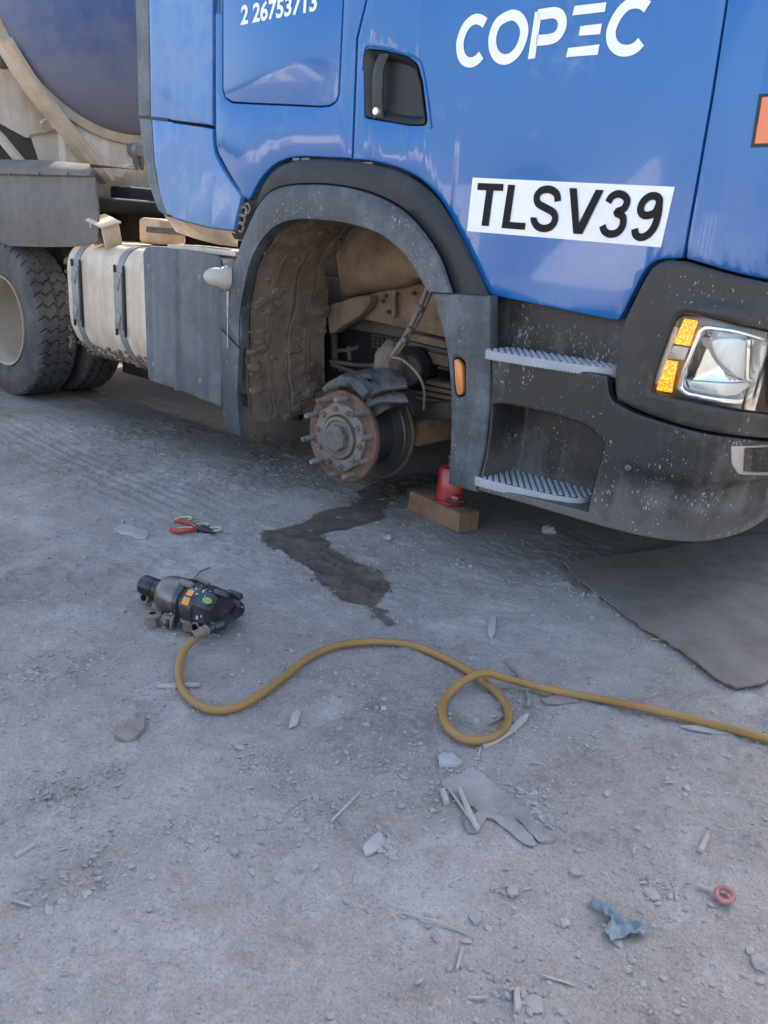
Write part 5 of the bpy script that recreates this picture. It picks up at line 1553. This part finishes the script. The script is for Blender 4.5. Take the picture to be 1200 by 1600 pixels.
a3 = (sd * .72 + UP * .70).normalized(); t3 = (sd * .7 - UP * .72).normalized()
sticker('oval_badge', along(.342, 0, .008) + a3 * .0715, ax * .02, t3 * .011, M['sticker_g'], True)
wc = (ha.lerp(hb_, .5) + hc + hd_) / 3
sticker('bolt_sticker', wc + Vector((0, 0, .002)), (ax * .018 + sd * .008), (sd * .009 - ax * .006), M['sticker_g'])

# wheel nuts beside the wrench
def nut(px, py, label, pose):
    g = G(px, py, .02)
    z = gz(g.x, g.y)
    t = thing('wheel_nut', label, 'nut', (g.x, g.y, z), 'wheel nuts lying beside the impact wrench')
    axn, lift = {'up': (Vector((0, 0, 1)), .0), 'down': (Vector((0, 0, -1)), .045), 'side': (Vector((-.8, -.5, .1)).normalized(), .027), 'side2': (Vector((.3, -.9, .15)).normalized(), .027)}[pose]
    o = Vector((g.x, g.y, z + lift))
    MB().lathe(o + axn * .0, axn, [(.010, .0125), (.0, .0125), (.0, .022), (.012, .0215), (.038, .0205), (.040, .018), (.040, .0125), (.010, .0125)], 6).build('nut_hex', M['nut'], t, angle=25)
    ft = .032 if pose == 'up' else 0
    MB().lathe(o + axn * (.034 if pose == 'up' else -.004), axn, [(0, .0115), (0, .027), (.004, .029), (.008, .028), (.011, .022), (.011, .0115)], 20).build('nut_flange', M['nut'], t)
    MB().lathe(o + axn * .006, axn, [(0, 0), (0, .0112), (.036, .0112)], 12).build('nut_bore', M['dark'], t)
nut(236, 936, 'wheel nut half hidden under the black socket of the impact wrench', 'side2')
nut(257, 955, 'wheel nut tucked under the silver case of the impact wrench', 'side')
nut(239, 972, 'wheel nut standing flange up, farthest to the left of the wrench body', 'up')
nut(272, 974, 'wheel nut lying on its side with its round flange facing left', 'side')
nut(295, 978, 'wheel nut standing upright between the sideways nut and the hose end', 'down')
nut(315, 978, 'wheel nut tucked against the hose coupling of the wrench', 'side2')

# ------------------------------------------------------------------ pliers with green rings
pc = G(305, 828)
pz = gz(pc.x, pc.y) + .012
pl = thing('pliers', 'pair of pliers with red handles lying open on the dirt', 'pliers', (pc.x, pc.y, pz - .01))
def gpt(px, py, dz): 
    g = G(px, py, 0)
    return Vector((g.x, g.y, gz(g.x, g.y) + dz))
MB().tube(cr([tuple(gpt(273, 819, .016)), tuple(gpt(288, 820, .018)), tuple(gpt(300, 824, .018)), tuple(gpt(308, 829, .016))], 5), [.008] * 3 + [.0105] * 10 + [.009] * 3, 10).build('handle_grip', M['redgrip'], pl)
MB().tube(cr([tuple(gpt(266, 832, .014)), tuple(gpt(280, 835, .016)), tuple(gpt(294, 836, .016)), tuple(gpt(305, 834, .016))], 5), [.009] * 3 + [.0115] * 10 + [.009] * 3, 10).build('handle_grip', M['redgrip'], pl)
j0 = gpt(307, 831, .014); j1 = gpt(318, 832, .016); j2 = gpt(336, 836, .012)
MB().tube([j0, j0.lerp(j1, .5), j1, j1.lerp(j2, .5) + Vector((0, 0, .002)), j2], [.011, .018, .018, .011, .005], 10).build('jaw', M['socket'], pl)
MB().tube([gpt(308, 828, .014), gpt(318, 829, .018), gpt(330, 833, .016)], [.009, .013, .006], 8).build('jaw', M['socket'], pl)
MB().lathe(gpt(314, 831, .028), (0, 0, 1), [(0, .010), (.006, .009), (.006, 0)], 14).build('pivot', M['iron'], pl)
for px, py, rx, ry, lab in ((287, 812.5, .032, .024, 'pale green rubber ring behind the upper red pliers handle'), (287, 828.5, .030, .026, 'pale green rubber ring framed between the two red pliers handles'), (314.5, 822, .022, .022, 'small pale green rubber ring just behind the pliers joint'), (334.5, 829, .030, .020, 'pale green rubber ring beside the tip of the pliers jaws')):
    g = gpt(px, py, .006)
    o = MB().tube([g + Vector((rx * math.cos(a) * .75 + ry * .2 * math.sin(a), ry * math.sin(a) * 1.5, .002)) for a in np.linspace(0, 2 * math.pi, 29)], .0055, 7).build('rubber_ring', M['palegreen'], None, loc=tuple(g))
    tag(o, lab, 'rubber ring', 'pale green rubber rings round the pliers')

# ------------------------------------------------------------------ litter on the ground
def chip(name, pix, matl, label, cat, th=.006, tilt=(0, 0), lift=0.0, group=None, bow=0.0):
    """flat fragment with the traced outline lying on the ground"""
    P3 = [G(*q) for q in pix]
    c = sum(P3, Vector()) / len(P3)
    z0 = max(gz(p.x, p.y) for p in P3 + [c]) * .6 + gz(c.x, c.y) * .4
    loop = dedupe([(p.x, p.y) for p in P3], .001)
    n = len(loop)
    rings = []
    for ins, dz in ((.0, 0), (0, th * .7), (min(.002, th * .4), th)):
        q = poly_inset(loop, ins) if ins else loop
        rings.append([Vector((a, b, z0 + lift + dz + tilt[0] * (a - c.x) + tilt[1] * (b - c.y) - bow * ((a - c.x) ** 2 + (b - c.y) ** 2))) for a, b in q])
    mb = MB().loft(rings, close=True, capa=True, capb=True)
    o = mb.build(name, matl, None, loc=(c.x, c.y, z0))
    return tag(o, label, cat, group)
def stone(px, py, r, label, matl=None, sq=(1, 1, .65), name='stone', sub=2):
    g = G(px, py, 0)
    z = gz(g.x, g.y)
    bm = bmesh.new()
    bmesh.ops.create_icosphere(bm, subdivisions=sub, radius=1)
    sdv = Vector((random.random() * 50, random.random() * 50, 3))
    V = []
    rot = Matrix.Rotation(random.random() * 6, 3, 'Z')
    bm.verts.index_update()
    for v in bm.verts:
        p = v.co
        f = 1 + .45 * noise.noise(p * 1.1 + sdv) + .22 * noise.noise(p * 2.7 + sdv)
        q = rot @ Vector((p.x * sq[0], p.y * sq[1], p.z * sq[2])) * (r * f)
        V.append(Vector((g.x, g.y, z + r * sq[2] * .55)) + q)
    F = [tuple(v.index for v in f.verts) for f in bm.faces]
    bm.free()
    o = mesh_obj(name, V, F, matl or M['stone'], None, loc=(g.x, g.y, z), angle=25)
    return tag(o, label, 'stone')
def stick(pxs, r, label, matl=None, cat='stick', name='stick', lift=.003):
    q = [gpt(x, y, r + lift) for x, y in pxs]
    q = [Vector(p) for p in cr([tuple(p) for p in q], 4)]
    n = len(q)
    o = MB().tube(q, [r * (.6 + .4 * math.sin(math.pi * (i + .6) / n)) for i in range(n)], 6).build(name, matl or M['splinter'], None, loc=tuple(q[n // 2]))
    return tag(o, label, cat)
chip('slate_flake', [(178, 827), (184, 822), (200, 821), (216, 827), (231, 832), (233, 837), (228, 843), (212, 841), (204, 836), (190, 835)], M['slate'], 'flat grey flake lying left of the red pliers', 'flake', .007)
stick([(303, 912), (312, 903), (328, 893)], .0035, 'thin dark wire sticking out behind the impact wrench', M['iron'], 'wire', 'wire', .012)
# flattened work glove
gl_out = [(640 + a * .4667, 1000 + b * .4667) for a, b in [(105, 487), (150, 460), (190, 440), (215, 435), (250, 460), (300, 500), (350, 545), (385, 575), (408, 602), (440, 642), (455, 670), (446, 685), (428, 680), (405, 655), (385, 630), (368, 612), (352, 604), (372, 622), (398, 652), (420, 688), (410, 698), (390, 690), (340, 655), (310, 625), (290, 610), (265, 600), (250, 610), (236, 640), (220, 655), (195, 650), (182, 625), (195, 600), (228, 582), (180, 550), (140, 520)]]
glove = drape('work_glove', [tuple(q) for q in cr([tuple(map(float, q)) for q in gl_out], 2, True)], M['glove'], .004, .010, .0015, th=.004, label='flattened dusty grey work glove lying below the hose loop', cat='glove', fold=.0035, fscale=28)
chip('glove_finger', cr([(839.0, 1306.0), (852, 1300), (866, 1306), (866, 1316), (852, 1318), (842, 1314)], 3, True), M['glove'], 'torn glove fingertip at the right end of the grey glove', 'glove scrap', .009)
chip('tile_chip', [(684, 1186), (690, 1181), (708, 1183), (722, 1196), (712, 1201), (687, 1200)], M['slate'], 'pale angular chip lying above the wrist of the grey glove', 'chip', .012)
chip('wood_splinter', [(714, 1238), (720, 1240), (734, 1270), (749, 1302), (744, 1306), (730, 1282)], M['splinter'], 'pale wood splinter lying across the edge of the grey glove', 'splinter', .008, lift=.010)
chip('wood_splinter', [(687, 1238), (695, 1236), (702, 1258), (694, 1260)], M['splinter'], 'short square wood splinter left of the grey glove', 'splinter', .012)
chip('wood_splinter', [(753, 1170), (770, 1158), (795, 1143), (815, 1124), (826, 1120), (822, 1131), (800, 1150), (775, 1165), (757, 1174)], M['splinter'], 'long pale splinter tucked under the right side of the hose loop', 'splinter', .009)
chip('wood_splinter', [(1062, 1138), (1090, 1137), (1130, 1144), (1150, 1152), (1120, 1150), (1085, 1144)], M['splinter'], 'thin pale splinter lying beside the straight run of the hose', 'splinter', .007)
chip('wood_splinter', [(1089, 1333), (1100, 1309), (1109, 1312), (1098, 1337)], M['splinter'], 'pale splinter lying beside a brown clod right of the glove', 'splinter', .009)
chip('wood_splinter', [(762, 992), (764, 970), (771, 961), (776, 966), (774, 990), (768, 1000)], M['splinter'], 'upright pointed splinter lying between the oil stain and the rubber sheet', 'splinter', .008)
chip('wood_splinter', [(451, 1140), (456, 1117), (466, 1110), (470, 1118), (464, 1135)], M['splinter'], 'leaf shaped splinter below the middle of the hose', 'splinter', .006)
chip('wood_splinter', [(245, 1072), (280, 1070), (312, 1069), (312, 1075), (270, 1077), (245, 1076)], M['splinter'], 'flat stick end lying under the left bend of the hose', 'splinter', .006)
chip('wood_splinter', [(22, 1336), (54, 1316), (57, 1320), (26, 1340)], M['splinter'], 'pale splinter below the crumbled clods at the left edge', 'splinter', .007)
chip('wood_splinter', [(800, 1558), (809, 1557), (812, 1588), (808, 1594), (802, 1592)], M['splinter'], 'short pale splinter near the bottom edge of the picture', 'splinter', .008)
chip('cardboard_scrap', [(566, 1330), (578, 1318), (592, 1308), (600, 1320), (599, 1330), (578, 1343), (570, 1344)], M['slate'], 'small grey cardboard scrap left of the glove', 'scrap', .008, tilt=(.05, .05))
chip('mud_flake', [(178, 1150), (195, 1138), (204, 1128), (228, 1122), (226, 1140), (214, 1152), (202, 1160), (190, 1156)], M['bark'], 'brown flake of dried mud left of the hose', 'mud flake', .010)
chip('mud_flake', [(845, 1094), (870, 1088), (900, 1092), (905, 1098), (880, 1102), (852, 1102)], M['bark'], 'brown flake of mud just below the hose right of the loop', 'mud flake', .006)
stick([(517, 1286), (540, 1268), (563, 1244)], .0035, 'thin straight straw lying left of the glove')
stick([(625, 1434), (680, 1448), (738, 1470)], .0025, 'long thin stalk lying below the glove')
stick([(713, 1522), (722, 1485)], .003, 'short straw lying near the end of the long stalk')
stick([(730, 1565), (745, 1566), (762, 1566)], .003, 'small pale twig near the bottom edge of the picture')
stick([(790, 1036), (808, 1056), (822, 1072)], .006, 'dark twig crossing behind the hose', M['bark'])
stick([(822, 1082), (826, 1096), (824, 1106)], .006, 'dark twig end sticking out below the hose', M['bark'])
stick([(762, 1138), (780, 1128), (795, 1122)], .004, 'brown twig inside the hose loop', M['bark'])
stick([(1089, 1389), (1105, 1394), (1118, 1401)], .004, 'pale stick touching the red plastic ring')
stick([(240, 764), (258, 761)], .004, 'short pale stick on the ground in front of the fuel tank')
stick([(700, 1236), (720, 1262), (738, 1290)], .004, 'thin stick lying under the edge of the glove')
g = gpt(1130, 1408, .012)
mb = MB()
mb.tube([g + Vector((  .0165 * math.cos(a), .0185 * math.sin(a), .003 + .003 * math.sin(a))) for a in np.linspace(0, 2 * math.pi, 33)], .0055, 8)
mb.lathe(g + Vector((0, 0, -.008)), (0, 0, 1), [(0, 0), (0, .014), (.002, .015), (.003, .011), (.003, 0)], 16)
tag(mb.build('plastic_ring', M['redplastic'], None, loc=tuple(g)), 'faded red plastic ring lying on the dirt at the right edge', 'ring')
# crumpled blue rag
rag_px = [(600 + a / 2, 1150 + b / 2) for a, b in [(640, 520), (652, 518), (668, 535), (690, 540), (710, 550), (722, 572), (738, 577), (752, 590), (770, 588), (790, 595), (803, 600), (818, 630), (805, 640), (790, 632), (775, 640), (750, 638), (735, 650), (712, 658), (700, 640), (684, 620), (690, 602), (714, 592), (706, 578), (690, 582), (680, 560), (660, 550), (642, 545)]]
drape('blue_rag', rag_px, M['bluecloth'], .004, .006, .004, th=.003, label='crumpled torn blue rag lying on the dirt below right of the glove', cat='rag', fold=.011, fscale=24)
# individual stones
stone(606, 845, .020, 'pale grey stone by itself right of the oil stain')
stone(858, 832, .034, 'larger grey stone on the dark ground below the step')
stone(1186, 1505, .016, 'grey stone at the lower right edge of the picture', sq=(1.1, 1, .6))
stone(882, 1443, .011, 'small white stone left of the blue rag', M['slate'])
stone(744, 1438, .014, 'flat grey stone midway between the glove and the bottom edge', sq=(1.1, .9, .5))
stone(898, 1367, .012, 'small pale stone above the blue rag')
stone(1018, 1400, .016, 'flat pale stone right above the blue rag', sq=(1.2, .9, .35))
stone(800, 1398, .013, 'small stone between glove and blue rag')
stone(948, 1243, .009, 'tiny white stone right of the glove', M['slate'])
stone(832, 1574, .016, 'flat stone next to the splinter at the bottom edge', sq=(1.3, 1, .4))
stone(815, 1553, .008, 'tiny round stone above the bottom edge splinter')
stone(600, 1111, .009, 'tiny white stone under the middle of the hose', M['slate'])
stone(1172, 1487, .009, 'pale pebble just above the grey stone at the right edge', M['slate'])
stone(275, 1395, .012, 'pale stone on bare dirt in the lower left', sq=(.8, 1.2, .5))
stone(950, 938, .018, 'grey stone against the edge of the rubber sheet', M['stone'])
stone(133, 870, .010, 'small stone on the dirt far left of the pliers')

# loose gravel, crumbs and splinters nobody could count
def scatter_rocks(name, n, region, rmin, rmax, matl, clusters=(), flatness=.6, pw=3.0):
    ico = bmesh.new()
    bmesh.ops.create_icosphere(ico, subdivisions=1, radius=1)
    ico.verts.index_update()
    bv = np.array([v.co[:] for v in ico.verts]); bf = np.array([[v.index for v in f.verts] for f in ico.faces])
    ico.free()
    x = rng.uniform(region[0], region[1], n); y = rng.uniform(region[2], region[3], n)
    if clusters:
        k = int(n * .75)
        ci = rng.integers(0, len(clusters), k)
        cc = np.array(clusters)[ci]
        x[:k] = cc[:, 0] + rng.normal(0, 1, k) * cc[:, 2]; y[:k] = cc[:, 1] + rng.normal(0, 1, k) * cc[:, 2]
    r = rmin + (rmax - rmin) * rng.random(n) ** pw
    sp_ = [G(*q) for q in STAIN]                        # nothing loose lies in the wet patch
    ins = np.zeros(n, bool)
    for a_, b_ in zip(sp_, sp_[1:] + sp_[:1]):
        ins ^= ((a_.y > y) != (b_.y > y)) & (x < (b_.x - a_.x) * (y - a_.y) / (b_.y - a_.y + 1e-12) + a_.x)
    r = np.where(ins, 1e-4, r)
    z = gheight(x, y) + r * .12
    nvv = len(bv)
    sc = np.stack([rng.uniform(.7, 1.5, n), rng.uniform(.6, 1.2, n), rng.uniform(.35, .9, n) * flatness / .6], -1)
    a = rng.uniform(0, 6.28, n)
    ca, sa = np.cos(a), np.sin(a)
    vv = bv[None] * (1 + .28 * (rng.random((n, nvv, 1)) - .5) * 2) * sc[:, None, :] * r[:, None, None]
    tl_ = rng.normal(0, .25, (n, 1))
    X_ = vv[..., 0] * ca[:, None] - vv[..., 1] * sa[:, None]; Y_ = vv[..., 0] * sa[:, None] + vv[..., 1] * ca[:, None]
    Z_ = vv[..., 2] + X_ * tl_
    V = np.stack([X_ + x[:, None], Y_ + y[:, None], Z_ + z[:, None]], -1).reshape(-1, 3)
    F = (bf[None] + (np.arange(n) * nvv)[:, None, None]).reshape(-1, 3)
    m_ = bpy.data.meshes.new(name)
    m_.vertices.add(len(V)); m_.vertices.foreach_set('co', V.astype(np.float32).ravel())
    m_.loops.add(F.size); m_.loops.foreach_set('vertex_index', F.astype(np.int32).ravel())
    m_.polygons.add(len(F)); m_.polygons.foreach_set('loop_start', np.arange(0, F.size, 3, dtype=np.int32))
    m_.update(calc_edges=True)
    m_.polygons.foreach_set('use_smooth', np.zeros(len(F), bool))
    m_.materials.append(matl)
    o = bpy.data.objects.new(name, m_)
    COL.objects.link(o)
    return tag(o, kind='stuff')
scatter_rocks('gravel', 22000, (-5.0, .1, .25, 2.75), .0008, .0095, M['stone'], pw=9)
scatter_rocks('crumbled_clods', 12000, (-4.0, 0, .3, 3.2), .0009, .0080, M['stone'], clusters=cl_a, pw=5.5)
def scatter_slivers(name, n, region, matl):
    mb_v, mb_f = [], []
    for i in range(n):
        x = random.uniform(region[0], region[1]); y = random.uniform(region[2], region[3])
        L = .006 + .036 * random.random() ** 2 * (1 if random.random() < .9 else 2); w = random.uniform(.0015, .006); t = random.uniform(.001, .003)
        a = random.uniform(0, math.pi)
        d = Vector((math.cos(a), math.sin(a), random.uniform(-.1, .1))); s = Vector((-d.y, d.x, random.uniform(-.2, .2)))
        c = Vector((x, y, gz(x, y) + t + .0015))
        k = len(mb_v)
        for dz in (0, t):
            for u, v in ((-.5, -.3), (.3, -.5), (.5, .1), (.2, .5), (-.5, .35)):
                mb_v.append(c + d * u * L + s * v * w + Vector((0, 0, dz)))
        mb_f += [tuple(k + 5 + j for j in range(5)), tuple(k + j for j in range(4, -1, -1))] + [(k + j, k + (j + 1) % 5, k + 5 + (j + 1) % 5, k + 5 + j) for j in range(5)]
    o = mesh_obj(name, mb_v, mb_f, matl, None, smooth=False)
    return tag(o, kind='stuff')
scatter_slivers('splinter_litter', 420, (-4.2, 0, .3, 3.1), M['splinter'])

wall = thing('shade_wall', 'long grey concrete wall added unseen beyond the truck to shade the ground', 'wall', (-8, 8.7, 0))  # unseen wall, added to shade the ground beyond and under the truck
for k in range(9):
    MB().box((-22 + k * 3.6, 8.7, 1.45), (3.56, .15, 2.95), bev=.02).build('shade_wall_panel', M['guard'], wall)
    MB().box((-20.2 + k * 3.6, 8.7, 1.5), (.22, .24, 3.1), bev=.02).build('shade_wall_post', M['guard'], wall)

# ------------------------------------------------------------------ what stands behind the photographer (mirrored in the paint)
def shed(loc, w, d, h, label, name='shed'):
    s = thing(name, label, 'shed', loc)
    x, y, z = loc
    yf = y + d / 2
    MB().box((x, y, h / 2), (w, d, h)).build('wall', M['shedwall'], s)
    MB().loft([[(x - w / 2 - .3, y - d / 2 - .3, h + .01), (x - w / 2 - .3, y, h + 1.0), (x - w / 2 - .3, y + d / 2 + .3, h + .01)], [(x + w / 2 + .3, y - d / 2 - .3, h + .01), (x + w / 2 + .3, y, h + 1.0), (x + w / 2 + .3, y + d / 2 + .3, h + .01)]], capa=True, capb=True).build('roof', M['shedroof'], s)
    for k in range(3):
        MB().box((x - w / 2 + w * (k + .5) / 3, yf + .02, 1.3), (w / 6, .06, 2.4), bev=.02).build('door', M['tank_blue'], s)
shed((-27, -26, 0), 15, 7, 3.4, 'long pale shed with three blue doors behind the photographer')
shed((-3.5, -24, 0), 6, 5, 2.6, 'small pale shed with blue doors beside the long shed', 'shed')
mv, mf = [], []
for i in range(25):
    for j in range(13):
        r = 4.2 * j / 12; a = 2 * math.pi * i / 24
        x = -13 + r * math.cos(a) * (1 + .1 * noise.noise(Vector((math.cos(a) * 2, math.sin(a) * 2, 1)))); y = -24 + r * math.sin(a)
        mv.append((x, y, 4.4 * max(0, 1 - (j / 12) ** 1.4) - .1 + .25 * noise.noise(Vector((x * .8, y * .8, 4)))))
for i in range(24):
    for j in range(12):
        k = i * 13 + j
        mf.append((k, k + 1, k + 14, k + 13))
tag(mesh_obj('gravel_pile', mv, mf, M['shedwall'], None, loc=(-13, -24, 0), angle=60), 'pale heap of gravel standing between the sheds', 'gravel pile')
hv, hf = [], []
hn = 60
for i in range(hn + 1):
    x = -190 + 380 * i / hn
    for j in range(9):
        t = j / 8
        hgt = (16 + 8 * noise.noise(Vector((x * .012, 3, 0))) + 3 * noise.noise(Vector((x * .05, 1, 0)))) * math.sin(t * math.pi / 2 if t < 1 else math.pi / 2)
        hv.append((x, -110 - 60 * t, -.5 + hgt))
for i in range(hn):
    for j in range(8):
        a = i * 9 + j
        hf.append((a, a + 1, a + 10, a + 9))
hills = mesh_obj('hills', hv, hf, M['dirt'], None)
tag(hills, kind='structure')
